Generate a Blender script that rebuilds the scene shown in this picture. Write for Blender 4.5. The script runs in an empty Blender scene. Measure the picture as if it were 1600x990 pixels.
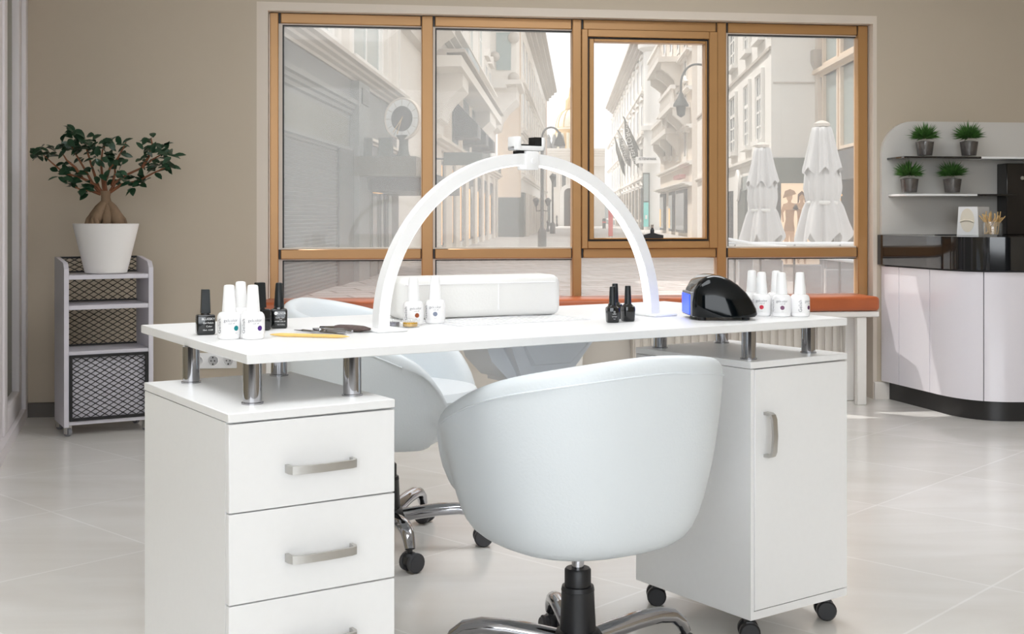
import bpy, bmesh, math, random
from mathutils import Matrix, Vector
R = math.radians
random.seed(7)
sc = bpy.context.scene
COL = sc.collection
# ------------------------------------------------------------------ camera, world, light
F, CY, H = 1932.2, 338.13, 1.05          # focal length in px, horizon row, eye height
cam = bpy.data.objects.new('camera', bpy.data.cameras.new('camera'))
COL.objects.link(cam); cam.location = (0, 0, H); cam.rotation_euler = (R(90), 0, 0)
cam.data.sensor_width = 36; cam.data.lens = 36 * F / 1600
cam.data.shift_y = -(495 - CY) / 1600
cam.data.clip_start = .05; cam.data.clip_end = 2000
sc.camera = cam
sc.view_settings.view_transform = 'Standard'; sc.view_settings.look = 'None'
sc.view_settings.gamma = 1; sc.view_settings.use_curve_mapping = False
sc.view_settings.exposure = 0.03
sc.cycles.use_denoising = True
sc.cycles.max_bounces = 10; sc.cycles.diffuse_bounces = 5; sc.cycles.transparent_max_bounces = 16
sc.cycles.caustics_reflective = False; sc.cycles.caustics_refractive = False
sc.cycles.sample_clamp_indirect = 6
w = bpy.data.worlds.new('world'); sc.world = w; w.use_nodes = True
bg = w.node_tree.nodes['Background']; bg.inputs[0].default_value = (.985, .99, 1.0, 1); bg.inputs[1].default_value = 1.7

def light(name, kind, loc, energy, col=(1, 1, 1), rot=(0, 0, 0), size=None, sy=None):
    d = bpy.data.lights.new(name, kind); d.energy = energy; d.color = col
    if kind == 'AREA':
        d.shape = 'RECTANGLE'; d.size = size; d.size_y = sy or size
    o = bpy.data.objects.new(name, d); COL.objects.link(o); o.location = loc; o.rotation_euler = rot
    return o
sun = light('sun', 'SUN', (-6, 12, 9), 4.2, (1, .965, .915)); sun.data.angle = R(.6)
sun.rotation_euler = Vector((.35, -.25, -.74)).to_track_quat('-Z', 'Y').to_euler()
# added fill light behind the camera for front faces; two unseen ceiling panels
light('added_front_fill', 'AREA', (.3, -3.3, 1.75), 196, (.91, .957, 1), (R(90), 0, 0), 5.4, 2.3)
light('ceiling_panel', 'AREA', (-.6, 2.2, 2.76), 36, (.93, .965, 1), (0, 0, 0), 1.6, 1.2)
light('ceiling_panel', 'AREA', (.9, 4.8, 2.76), 46, (.93, .965, 1), (0, 0, 0), 1.6, 1.2)

# ------------------------------------------------------------------ materials
def lin(c):
    return tuple(((x / 255) / 12.92 if x / 255 <= .04045 else ((x / 255 + .055) / 1.055) ** 2.4) for x in c) + (1,)
MATS = {}
def mat(name, col, rough=.5, metal=0., spec=.5, noise=0., scale=20., bump=0., emit=0., coat=0., stretch=None, alpha=1.):
    if name in MATS: return MATS[name]
    m = bpy.data.materials.new(name); m.use_nodes = True; MATS[name] = m
    nt = m.node_tree; b = nt.nodes['Principled BSDF']
    c = lin(col)
    b.inputs['Base Color'].default_value = c; b.inputs['Roughness'].default_value = rough
    b.inputs['Metallic'].default_value = metal; b.inputs['Specular IOR Level'].default_value = spec
    b.inputs['Coat Weight'].default_value = coat; b.inputs['Coat Roughness'].default_value = .05
    if emit:
        b.inputs['Emission Color'].default_value = c; b.inputs['Emission Strength'].default_value = emit
    if noise or bump:
        tc = nt.nodes.new('ShaderNodeTexCoord'); mp = nt.nodes.new('ShaderNodeMapping'); n = nt.nodes.new('ShaderNodeTexNoise')
        nt.links.new(tc.outputs['Object'], mp.inputs[0]); nt.links.new(mp.outputs[0], n.inputs['Vector'])
        n.inputs['Scale'].default_value = scale; n.inputs['Detail'].default_value = 5
        if stretch: mp.inputs['Scale'].default_value = stretch
        if noise:
            mx = nt.nodes.new('ShaderNodeMix'); mx.data_type = 'RGBA'
            mx.inputs[6].default_value = tuple(x * (1 - noise) for x in c[:3]) + (1,)
            mx.inputs[7].default_value = tuple(min(1, x * (1 + noise)) for x in c[:3]) + (1,)
            nt.links.new(n.outputs['Fac'], mx.inputs[0]); nt.links.new(mx.outputs[2], b.inputs['Base Color'])
        if bump:
            bp = nt.nodes.new('ShaderNodeBump'); bp.inputs['Strength'].default_value = bump; bp.inputs['Distance'].default_value = .004
            nt.links.new(n.outputs['Fac'], bp.inputs['Height']); nt.links.new(bp.outputs[0], b.inputs['Normal'])
    return m
def mix_glass(name, col, keep, gloss=.06, rough=.03):
    """A pane: mostly see-through, partly diffuse in the given colour, with a faint reflection."""
    m = bpy.data.materials.new(name); m.use_nodes = True; nt = m.node_tree; nt.nodes.clear()
    out = nt.nodes.new('ShaderNodeOutputMaterial'); t = nt.nodes.new('ShaderNodeBsdfTransparent')
    d = nt.nodes.new('ShaderNodeBsdfDiffuse'); d.inputs[0].default_value = lin(col)
    g = nt.nodes.new('ShaderNodeBsdfGlossy'); g.inputs['Roughness'].default_value = rough
    a = nt.nodes.new('ShaderNodeMixShader'); a.inputs[0].default_value = 1 - keep
    nt.links.new(t.outputs[0], a.inputs[1]); nt.links.new(d.outputs[0], a.inputs[2])
    b = nt.nodes.new('ShaderNodeMixShader'); b.inputs[0].default_value = gloss
    nt.links.new(a.outputs[0], b.inputs[1]); nt.links.new(g.outputs[0], b.inputs[2])
    nt.links.new(b.outputs[0], out.inputs[0]); MATS[name] = m
    return m
def tile_mat(name, c1, c2, mortar, bw, bh, msize, rot, rough, vein=0., offset=0., vscale=1.5, spec=.5):
    m = bpy.data.materials.new(name); m.use_nodes = True; nt = m.node_tree; b = nt.nodes['Principled BSDF']
    tc = nt.nodes.new('ShaderNodeTexCoord'); mp = nt.nodes.new('ShaderNodeMapping'); br = nt.nodes.new('ShaderNodeTexBrick')
    mp.inputs['Rotation'].default_value = (0, 0, rot)
    nt.links.new(tc.outputs['Object'], mp.inputs[0]); nt.links.new(mp.outputs[0], br.inputs['Vector'])
    br.offset = offset; br.inputs['Scale'].default_value = 1
    br.inputs['Color1'].default_value = lin(c1); br.inputs['Color2'].default_value = lin(c2); br.inputs['Mortar'].default_value = lin(mortar)
    br.inputs['Mortar Size'].default_value = msize; br.inputs['Brick Width'].default_value = bw; br.inputs['Row Height'].default_value = bh
    col = br.outputs['Color']
    if vein:
        n = nt.nodes.new('ShaderNodeTexNoise'); n.inputs['Scale'].default_value = vscale; n.inputs['Detail'].default_value = 9; n.inputs['Distortion'].default_value = 1.2
        m2 = nt.nodes.new('ShaderNodeMapping'); m2.inputs['Scale'].default_value = (1, 3.2, 1); m2.inputs['Rotation'].default_value = (0, 0, rot)
        nt.links.new(tc.outputs['Object'], m2.inputs[0]); nt.links.new(m2.outputs[0], n.inputs['Vector'])
        rp = nt.nodes.new('ShaderNodeValToRGB'); rp.color_ramp.elements[0].position = .3; rp.color_ramp.elements[1].position = .7
        v = 1 - vein; rp.color_ramp.elements[0].color = (v, v * .985, v * .965, 1); rp.color_ramp.elements[1].color = (1, 1, 1, 1)
        nt.links.new(n.outputs['Fac'], rp.inputs[0])
        mx = nt.nodes.new('ShaderNodeMix'); mx.data_type = 'RGBA'; mx.blend_type = 'MULTIPLY'; mx.inputs[0].default_value = 1
        nt.links.new(col, mx.inputs[6]); nt.links.new(rp.outputs[0], mx.inputs[7]); col = mx.outputs[2]
    nt.links.new(col, b.inputs['Base Color']); b.inputs['Roughness'].default_value = rough; b.inputs['Specular IOR Level'].default_value = spec
    MATS[name] = m; return m

# ------------------------------------------------------------------ mesh helpers
class MB:
    def __init__(s, m=None): s.v = []; s.f = []; s.m = m or Matrix.Identity(4)
    def add(s, vs, fs, m=None):
        n = len(s.v); M = s.m @ m if m is not None else s.m
        s.v += [tuple(M @ Vector(p)) for p in vs]; s.f += [tuple(i + n for i in q) for q in fs]; return s
    def box(s, x0, x1, y0, y1, z0, z1, m=None):
        return s.add([(x0, y0, z0), (x1, y0, z0), (x1, y1, z0), (x0, y1, z0), (x0, y0, z1), (x1, y0, z1), (x1, y1, z1), (x0, y1, z1)],
                     [(0, 3, 2, 1), (4, 5, 6, 7), (0, 1, 5, 4), (1, 2, 6, 5), (2, 3, 7, 6), (3, 0, 4, 7)], m)
    def rbox(s, x0, x1, y0, y1, z0, z1, r=.005, seg=2, m=None):
        bm = bmesh.new(); bmesh.ops.create_cube(bm, size=1)
        for q in bm.verts: q.co = ((x0 + x1) / 2 + q.co.x * (x1 - x0), (y0 + y1) / 2 + q.co.y * (y1 - y0), (z0 + z1) / 2 + q.co.z * (z1 - z0))
        bmesh.ops.bevel(bm, geom=bm.edges[:], offset=r, segments=seg, affect='EDGES', profile=.5)
        bm.verts.index_update(); s.add([tuple(q.co) for q in bm.verts], [[q.index for q in f.verts] for f in bm.faces], m); bm.free(); return s
    def prism(s, pts, d0, d1, axis='z', m=None):
        """outline pts extruded: axis z -> (x,y) up; axis y -> (x,z) along y; axis x -> (y,z) along x"""
        def P(p, d): return (p[0], p[1], d) if axis == 'z' else ((p[0], d, p[1]) if axis == 'y' else (d, p[0], p[1]))
        n = len(pts)
        a = sum(pts[i][0] * pts[(i + 1) % n][1] - pts[(i + 1) % n][0] * pts[i][1] for i in range(n))
        if a < 0: pts = pts[::-1]
        vs = [P(p, d0) for p in pts] + [P(p, d1) for p in pts]
        fs = [tuple(range(n))[::-1], tuple(range(n, 2 * n))] + [(i, (i + 1) % n, n + (i + 1) % n, n + i) for i in range(n)]
        if axis == 'y': fs = [f[::-1] for f in fs]
        if d1 < d0: fs = [f[::-1] for f in fs]
        return s.add(vs, fs, m)
    def loft(s, rings, closed=True, cap0=True, cap1=True, m=None):
        n = len(rings[0]); vs = [p for r_ in rings for p in r_]; fs = []
        for i in range(len(rings) - 1):
            for j in range(n if closed else n - 1):
                k = (j + 1) % n; fs.append((i * n + j, i * n + k, (i + 1) * n + k, (i + 1) * n + j))
        if cap0: fs.append(tuple(range(n))[::-1])
        if cap1: fs.append(tuple(range((len(rings) - 1) * n, len(rings) * n)))
        return s.add(vs, fs, m)
    def lathe(s, prof, n=28, c=(0, 0, 0), sx=1, sy=1, m=None, cap=True):
        rings = [[(c[0] + r_ * sx * math.cos(2 * math.pi * j / n), c[1] + r_ * sy * math.sin(2 * math.pi * j / n), c[2] + z) for j in range(n)] for r_, z in prof]
        return s.loft(rings, True, cap, cap, m)
    def tube(s, path, r, n=10, cap=True, m=None, sq=None):
        """round tube along path; r a number or one per point; sq=(a,b): rectangular section half-sizes (side, up)"""
        P = [Vector(p) for p in path]; N = len(P); rings = []; up = None
        for i in range(N):
            t = (P[min(i + 1, N - 1)] - P[max(i - 1, 0)]).normalized()
            if up is None: up = Vector((0, 0, 1)) if abs(t.z) < .9 else Vector((0, 1, 0))
            a = t.cross(up)
            if a.length < 1e-6: a = t.orthogonal()
            a.normalize(); up = a.cross(t).normalized()
            rr = r[i] if isinstance(r, (list, tuple)) else r
            if sq: rings.append([tuple(P[i] + a * x * sq[0] + up * y * sq[1]) for x, y in ((-1, -1), (1, -1), (1, 1), (-1, 1))])
            else: rings.append([tuple(P[i] + a * math.cos(2 * math.pi * j / n) * rr + up * math.sin(2 * math.pi * j / n) * rr) for j in range(n)])
        return s.loft(rings, True, cap, cap, m)
    def ball(s, c, r, n=12, k=8, sx=1, sy=1, sz=1, m=None):
        return s.lathe([(max(r * math.sin(math.pi * i / k), 1e-4), -r * sz * math.cos(math.pi * i / k)) for i in range(k + 1)], n, c, sx, sy, m)
def obj(name, mb, material, parent=None, sharp=40, subsurf=0, loc=None):
    me = bpy.data.meshes.new(name); me.from_pydata(mb.v, [], mb.f); me.update()
    bm = bmesh.new(); bm.from_mesh(me); bmesh.ops.recalc_face_normals(bm, faces=bm.faces); bm.to_mesh(me); bm.free()
    me.polygons.foreach_set('use_smooth', [True] * len(me.polygons))
    if not subsurf: me.set_sharp_from_angle(angle=R(sharp))
    me.materials.append(MATS[material] if isinstance(material, str) else material)
    o = bpy.data.objects.new(name, me); COL.objects.link(o)
    if parent is not None: o.parent = parent
    if loc is not None: o.location = loc
    if subsurf:
        q = o.modifiers.new('s', 'SUBSURF'); q.levels = subsurf; q.render_levels = subsurf
    return o
def tag(o, label, cat, group=None, kind=None):
    if label: o['label'] = label
    if cat: o['category'] = cat
    if group: o['group'] = group
    if kind: o['kind'] = kind
    return o
def thing(name, label, cat, loc=(0, 0, 0), rz=0., group=None, kind=None):
    o = bpy.data.objects.new(name, None); COL.objects.link(o); o.location = loc; o.rotation_euler = (0, 0, rz); o.empty_display_size = .05
    return tag(o, label, cat, group, kind)
def struct(name, mb, material, label=None, sharp=40):
    o = obj(name, mb, material, None, sharp); o['kind'] = 'structure'
    if label: o['label'] = label
    o['category'] = name.split('_')[0]
    return o
def copy_tree(o, parent=None):
    c = o.copy(); COL.objects.link(c); c.parent = parent
    for ch in [x for x in o.children]: copy_tree(ch, c)
    return c
def inv(root): return (Matrix.Translation(root.location) @ Matrix.Rotation(root.rotation_euler.z, 4, 'Z')).inverted()
def at(px, py, Y): return Vector(((px - 800) * Y / F, Y, H - (py - CY) * Y / F))
def zplane(px, py, z):
    Y = (H - z) * F / (py - CY); return Vector(((px - 800) * Y / F, Y, z))
def text_mb(mb, body, size, wrap=None, m=None, bold=.0):
    cu = bpy.data.curves.new('t', 'FONT'); cu.body = body; cu.size = size; cu.align_x = 'CENTER'; cu.align_y = 'CENTER'; cu.resolution_u = 3; cu.offset = bold
    o = bpy.data.objects.new('t', cu); COL.objects.link(o); bpy.context.view_layer.update()
    me = o.evaluated_get(bpy.context.evaluated_depsgraph_get()).to_mesh()
    vs = [tuple(q.co) for q in me.vertices]; fs = [tuple(p.vertices) for p in me.polygons]
    o.to_mesh_clear(); bpy.data.objects.remove(o); bpy.data.curves.remove(cu)
    # lettering lies in x,z facing -y
    vs = [(x, 0, y) for x, y, _ in vs]
    if m is not None: vs = [tuple(m @ Vector(q)) for q in vs]
    if wrap: vs = [(math.sin(x / wrap) * wrap, -math.cos(x / wrap) * wrap + y, z) for x, y, z in vs]
    mb.add(vs, fs); return mb

# colours
mat('desk_white', (238, 238, 238), .38, noise=.015, scale=60)
mat('chair_leather', (222, 228, 232), .42, bump=.12, scale=160)
mat('chrome', (178, 178, 182), .06, 1.)
mat('brushed_metal', (192, 190, 186), .35, .85)
mat('black_plastic', (28, 28, 31), .42)
mat('wheel_grey', (62, 62, 66), .45)
mat('grey_plastic', (120, 120, 125), .45)
mat('white_plastic', (240, 240, 240), .35)
mat('black_gloss', (4, 8, 11), .08, spec=.35)
mat('bottle_black', (10, 13, 16), .14, coat=.4)
mat('cap_black', (11, 19, 22), .42)
mat('bottle_white', (243, 242, 242), .22)
mat('cap_white', (244, 244, 244), .38)
mat('wall_tan', (190, 178, 160), .85, noise=.02, scale=2.2)
mat('casing_beige', (214, 203, 190), .6)
mat('plaster_white', (228, 222, 214), .7)
mat('ceiling_white', (235, 232, 228), .8)
mat('gold_frame', (172, 130, 82), .33, .25, noise=.04, scale=2, stretch=(1, 1, .4))
mat('black_gasket', (14, 14, 16), .5)
mat('seal_grey', (205, 195, 184), .5)
mat('door_white', (226, 221, 223), .4)
mat('baseboard_grey', (96, 92, 88), .25)
mat('leather_tan', (174, 92, 52), .38, noise=.12, scale=14, bump=.15)
mat('bench_white', (226, 223, 218), .45)
mat('pad_white', (228, 227, 224), .45, bump=.1, scale=160)
mat('cart_grey', (206, 203, 210), .45)
mat('mesh_black', (16, 15, 18), .45)
mat('pot_white', (232, 229, 226), .4)
mat('bark', (128, 105, 82), .8, noise=.35, scale=30, bump=.6, stretch=(1, 1, .5))
mat('branch', (126, 78, 50), .7, noise=.2, scale=40)
mat('soil', (50, 34, 25), .95, noise=.5, scale=90, bump=.8)
mat('leaf', (30, 62, 40), .33, noise=.35, scale=25)
mat('grass', (72, 116, 52), .55, noise=.4, scale=60)
mat('counter_white', (222, 218, 224), .12, coat=.5)
mat('counter_black', (16, 17, 20), .07, coat=.5)
mat('plinth_black', (48, 47, 47), .3, .4)
mat('board_grey', (208, 205, 200), .4)
mat('wood_stick', (214, 178, 122), .6, noise=.15, scale=60)
mat('napkin', (232, 224, 208), .9)
mat('ink_grey', (120, 120, 126), .5)
mat('ink_white', (236, 236, 236), .5)
mat('led', (255, 255, 255), .3, emit=1.25)
mat('uv_blue', (40, 84, 255), .3, emit=1.0)
for n, c in (('swatch_teal', (24, 128, 132)), ('swatch_violet', (74, 34, 120)), ('swatch_copper', (150, 74, 38)), ('swatch_steel', (112, 120, 140)), ('swatch_red', (196, 14, 48)), ('swatch_plum', (112, 62, 96)), ('swatch_dark', (92, 40, 84))): mat(n, c, .25)
mat('glitter_silver', (130, 128, 140), .4, .5, noise=.6, scale=300)
mat('glitter_gold', (206, 160, 48), .4, .4, noise=.4, scale=300)
mix_glass('window_glass', (240, 240, 238), .78, .012)  # diffuse share puts the white haze over the street into the panes
mix_glass('clear_glass', (225, 232, 232), .93, .07)
mix_glass('pot_glass', (225, 232, 232), .97, .05)
mix_glass('door_glass', (190, 190, 178), .55, .10)
tile_mat('floor_tile', (231, 229, 226), (227, 225, 221), (240, 239, 237), .70, .70, .004, R(-47), .18, .11, 0., 1.1, .45)
tile_mat('street_paving', (206, 202, 197), (182, 178, 174), (120, 117, 114), 1.4, .8, .035, R(-20), .7, .12, .5, .6)

# ================================================================== ROOM
TW = math.atan(.139); WO = Vector((0, 6.836, 0)); WU = Vector((math.cos(TW), math.sin(TW), 0)); WM = Vector((math.sin(TW), -math.cos(TW), 0))
WMAT = Matrix.Translation(WO) @ Matrix.Rotation(TW, 4, 'Z')     # local x along the wall, -y into the room
def sz(px, py, o=0.):
    D = Vector(((px - 800) / F, 1, -(py - CY) / F)); C = Vector((0, 0, H)); P0 = WO + WM * o
    t = (P0 - C).dot(WM) / D.dot(WM); P = C + D * t
    return (P - WO).dot(WU), P.z
def S(px, o=0.): return sz(px, 338, o)[0]
mb = MB(); mb.box(-4, 4.6, -4, 7.9, -.12, 0); struct('floor', mb, 'floor_tile')
mb = MB(); mb.prism([(-4, -4), (4.42, -4), (4.42, 7.55), (-4, 6.38)], 2.8, 2.9); struct('ceiling', mb, 'ceiling_white')
s0, s1, zt_ = S(401), S(1370), 2.205
mb = MB(WMAT)
mb.box(-4, s0, 0, .22, 0, 2.8); mb.box(s1, 4.4, 0, .22, 0, 2.8); mb.box(s0, s1, 0, .22, zt_, 2.8)
struct('wall_back', mb, 'wall_tan')
mb = MB(WMAT); mb.box(s0, s1, .1, .22, 0, .50); struct('wall_sill', mb, 'plaster_white')
# casing liner round the opening
o_f = -.06                                # front plane of the gold frame, behind the wall face
c0, c1 = S(421, o_f), S(1356, o_f); ct = (sz(440, 27, o_f)[1] + sz(1340, 33, o_f)[1]) / 2 + .002
mb = MB(WMAT); mb.prism([(s0, 0), (s0, zt_), (s1, zt_), (s1, 0), (c1 + .005, 0), (c1 + .005, ct), (c0 - .005, ct), (c0 - .005, 0)], .0, .22, 'y'); struct('trim_1', mb, 'casing_beige')
# left partition with the glazed door
LD = Vector((.29, -.957, 0)); LO = Vector((-2.595, 6.5, 0)); la = math.atan2(LD.y, LD.x)
LM = Matrix.Translation(LO) @ Matrix.Rotation(la, 4, 'Z')       # x along partition toward the camera, +y into the room
mb = MB(LM); mb.box(-.2, 3.0, -.2, -.06, 0, 2.8)
mb.m = Matrix.Identity(4); e = LO + LD * 3.0
mb.box(-4, e.x, e.y - .15, e.y, 0, 2.8); mb.box(-4.1, -4, -4, 7.9, 0, 2.8)
struct('wall_left', mb, mat('wall_olive', (168, 158, 136), .8))
d1 = thing('door_1', None, 'door', LO, la, kind='structure')
mb = MB(); mb.rbox(.02, .15, -.06, .05, 0, 2.6, .006); mb.rbox(2.3, 2.45, -.06, .05, 0, 2.6, .006); mb.box(.15, 2.3, -.06, .05, 2.45, 2.6); mb.box(.15, 2.3, -.06, .05, 0, .06); obj('door_frame', mb, 'door_white', d1)
mb = MB(); mb.rbox(.165, .28, -.045, .03, .06, 2.44, .008); mb.rbox(.88, 1.0, -.045, .03, .06, 2.44, .008); mb.rbox(.28, .88, -.045, .03, .06, .17, .006); mb.box(.28, .88, -.045, .03, 2.34, 2.44); obj('door_leaf', mb, 'door_white', d1)
mb = MB(); mb.rbox(1.0, 1.12, -.055, .02, .06, 2.44, .008); mb.rbox(2.18, 2.29, -.055, .02, .06, 2.44, .008); mb.rbox(1.12, 2.18, -.055, .02, .06, .17, .006); mb.box(1.12, 2.18, -.055, .02, 2.34, 2.44); obj('door_leaf', mb, 'door_white', d1)
mb = MB(); mb.box(.28, .88, -.012, -.006, .17, 2.34); obj('glass', mb, 'door_glass', d1)
mb = MB(); mb.box(1.12, 2.18, -.022, -.016, .17, 2.34); obj('glass', mb, 'door_glass', d1)
mb = MB(); mb.box(.15, .165, -.05, .0, .06, 2.44); obj('gasket', mb, 'black_gasket', d1)
mb = MB(); mb.box(4.3, 4.42, -4, 7.6, 0, 2.8); struct('wall_right', mb, 'wall_tan')
mb = MB(); mb.box(-4, 4.42, -3.7, -3.6, 0, 2.8); struct('wall_front', mb, mat('wall_charcoal', (74, 72, 70), .8))
# baseboards
mb = MB(WMAT); a0 = S(30); mb.prism([(0, 0), (-.022, 0), (-.022, .045), (-.015, .055), (-.012, .068), (0, .075)], a0, s0, 'x'); struct('baseboard_left', mb, 'baseboard_grey')
mb = MB(WMAT); mb.prism([(0, 0), (-.02, 0), (-.02, .09), (-.012, .1), (0, .1)], s1 - .02, S(1396), 'x'); struct('baseboard_right', mb, 'plaster_white')

# ---- window
win = thing('window_1', None, 'window', WO, TW, kind='structure')
def zrow(py0, py1):   # average height of a rail read at both ends of the window
    return (sz(440, py0, o_f)[1] + sz(1340, py1, o_f)[1]) / 2
ztop, zt0 = zrow(27, 33), zrow(42, 49)
zm1, zm0 = zrow(391, 385.5), zrow(405.5, 400.5)
FY0, FY1 = .06, .13
def bar(name, x0, x1, z0, z1, y0=FY0, y1=FY1, m='gold_frame'):
    mb = MB(); mb.rbox(x0, x1, y0, y1, z0, z1, .004, 1); return obj(name, mb, m, win)
L = lambda p: S(p, o_f)
bar('frame_stile', L(421.5), L(435), .50, ztop); bar('frame_stile', L(1341), L(1356), .50, ztop)
m1, m2, m3 = (L(659), L(676.5)), (L(894.5), L(908.5)), (L(1120.5), L(1135))
for a, b in (m1, m2, m3): bar('mullion', a, b, .50, ztop)
bays = [(L(435), m1[0]), (m1[1], m2[0]), (m2[1], m3[0]), (m3[1], L(1341))]
for i, (a, b) in enumerate(bays):
    bar('rail', a + .012, b - .004, zm0, zm1, FY0 + .006); bar('rail', a + .012, b - .004, zt0, ztop, FY0 + .006)
    bar('rail', a, b, .50, .53)
    mb = MB()   # black corner gaskets and the thin dark seal round each pane
    for z0, z1 in ((zm0, zm1), (zt0, ztop)): mb.box(a, a + .012, FY0 + .012, FY1, z0, z1); mb.box(b - .004, b, FY0 + .012, FY1, z0, z1)
    obj('gasket', mb, 'black_gasket', win)
    if i != 2:
        st = L(441) if i == 0 else a + .014
        en = L(1340) - .0 if i == 3 else b
        for z0, z1 in ((zm1, zt0), (.53, zm0)):
            mb = MB(); mb.box(st - (.03 if i == 0 else .014), st, FY0 + .02, FY1, z0, z1); mb.box(st, en, FY0 + .02, FY1, z1 - .006, z1); mb.box(st, en, FY0 + .02, FY1, z0, z0 + .008); obj('bead', mb, 'seal_grey', win)
            mb = MB(); mb.box(st, st + .008, FY0 + .03, FY1, z0 + .008, z1 - .006); mb.box(st + .008, en, FY0 + .03, FY1, z1 - .012, z1 - .006); obj('gasket', mb, 'black_gasket', win)
            mb = MB(); mb.box(st + .008, en, .105, .11, z0 + .008, z1 - .012); obj('pane', mb, 'window_glass', win)
    else:
        mb = MB(); mb.box(a, b, .105, .11, .53, zm0); obj('pane', mb, 'window_glass', win)
# the opening sash in the third bay
a, b = bays[2]
x0, x1 = L(918), L(1107.5); z1 = zrow(57.5, 61) + .0; z0 = sz(1015, 376.5, o_f)[1]; z1 = sz(1015, 59.5, o_f)[1]
mb = MB(); mb.prism([(a, zm1), (a, zt0), (b, zt0), (b, zm1)], FY0 + .0, FY0 + .001, 'y')
mb = MB()
for q in ((a, x0, zm1, zt0), (x1, b, zm1, zt0), (x0, x1, zm1, z0), (x0, x1, z1, zt0)): mb.rbox(q[0], q[1], FY0 - .012, FY1, q[2], q[3], .003, 1)
obj('sash_surround', mb, 'gold_frame', win)
mb = MB(); mb.prism([(x0, z0), (x1, z0), (x1, z1), (x0, z1)], FY0 + .012, FY0 + .02, 'y')
g = .010; mb = MB()
for q in ((x0, x0 + g, z0, z1), (x1 - g, x1, z0, z1), (x0 + g, x1 - g, z0, z0 + g), (x0 + g, x1 - g, z1 - g, z1)): mb.box(q[0], q[1], FY0 + .01, FY1, q[2], q[3])
obj('gasket', mb, 'black_gasket', win)
gx0, gx1, gz0, gz1 = L(928), L(1102), sz(1015, 371.5, o_f)[1], sz(1015, 66.5, o_f)[1]
sash = MB()
for q in ((x0 + g, gx0, z0 + g, z1 - g), (gx1, x1 - g, z0 + g, z1 - g), (gx0, gx1, z0 + g, gz0), (gx0, gx1, gz1, z1 - g)): sash.rbox(q[0], q[1], FY0 - .004, FY1, q[2], q[3], .003, 1)
so = obj('sash', sash, 'gold_frame', win)
mb = MB(); mb.box(gx0, gx1, .105, .11, gz0, gz1); obj('pane', mb, 'window_glass', so)

# ---- suction mount standing on the sash frame
p = sz(1018, 371, o_f + .01)
r_ = thing('suction_mount', 'small black suction mount with a silver tip on the sash bottom rail', 'holder', WMAT @ Vector((p[0], .035, gz0 - .002)), TW)
mb = MB(); mb.prism([(-.062, 0), (.062, 0), (.062, .018), (.03, .024), (.012, .03), (-.012, .03), (-.04, .022), (-.062, .014)], -.012, .012, 'y'); obj('foot', mb, 'black_plastic', r_)
mb = MB(); mb.lathe([(.011, .028), (.012, .045), (.008, .052), (.006, .06)], 14); obj('neck', mb, 'black_plastic', r_)
mb = MB(); mb.lathe([(.006, .06), (.008, .064), (.009, .078), (.005, .08)], 14); obj('tip', mb, 'brushed_metal', r_)

# ---- bench
bs0, bs1 = S(404), S(1376, .24)
bn = thing('window_bench', 'long tan leather bench on a white metal frame under the window', 'bench', WMAT @ Vector((bs0, 0, 0)), TW)
bl = bs1 - bs0
mb = MB(); mb.rbox(0, bl, -.24, .09, .525, .605, .022, 4); obj('seat_cushion', mb, 'leather_tan', bn)
mb = MB(); mb.rbox(0, bl, -.225, .08, .49, .523, .004, 1)
obj('seat_frame', mb, 'bench_white', bn)
for x in (.05, bl / 2 - .03, bl - .125):
    for y in (-.215, -.05):
        mb = MB(); mb.rbox(x, x + .055, y, y + .04, 0, .49, .004, 1); obj('leg', mb, 'bench_white', bn)

# ---- radiator behind the bench
rs0, rs1 = S(990), S(1336)
rd = thing('radiator', 'white ribbed radiator on the wall under the bench', 'radiator', WMAT @ Vector((rs0, 0, 0)), TW)
mb = MB(); rl = rs1 - rs0; mb.rbox(0, rl, .02, .075, .16, .46, .006)
obj('body', mb, 'plaster_white', rd)
n = int(rl / .045)
mb = MB()
for i in range(n): mb.rbox(i * rl / n + .008, (i + 1) * rl / n - .008, .005, .022, .175, .445, .005, 2)
obj('ribs', mb, 'plaster_white', rd)
mb = MB(); mb.tube([(rl - .03, .05, .0), (rl - .03, .05, .17)], .010); mb.tube([(rl - .03, .05, .1), (rl - .03, .0, .1)], .018); obj('valve', mb, 'brushed_metal', rd)

# ---- wall sockets
p = sz(333, 563)
so_ = thing('wall_socket', 'white triple wall socket low on the tan wall', 'socket', WMAT @ Vector((p[0], 0, p[1])), TW)
mb = MB(); mb.rbox(-.125, .125, -.012, 0, -.042, .042, .004); obj('plate', mb, 'white_plastic', so_)
for i in (-1, 0, 1):
    mb = MB(); mb.lathe([(.030, 0), (.030, .004), (.026, .004), (.0255, -.002)], 24, m=Matrix.Translation((i * .08, -.012, 0)) @ Matrix.Rotation(R(90), 4, 'X')); o = obj('outlet', mb, 'white_plastic', so_)
    mb = MB()
    for dx in (-.009, .009): mb.lathe([(.0035, 0), (.0035, .002)], 10, m=Matrix.Translation((i * .08 + dx, -.0145, 0)) @ Matrix.Rotation(R(90), 4, 'X'))
    mb.box(i * .08 - .003, i * .08 + .003, -.016, -.0145, .014, .022); mb.box(i * .08 - .003, i * .08 + .003, -.016, -.0145, -.022, -.014); obj('contact', mb, 'black_gasket', o)

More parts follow.
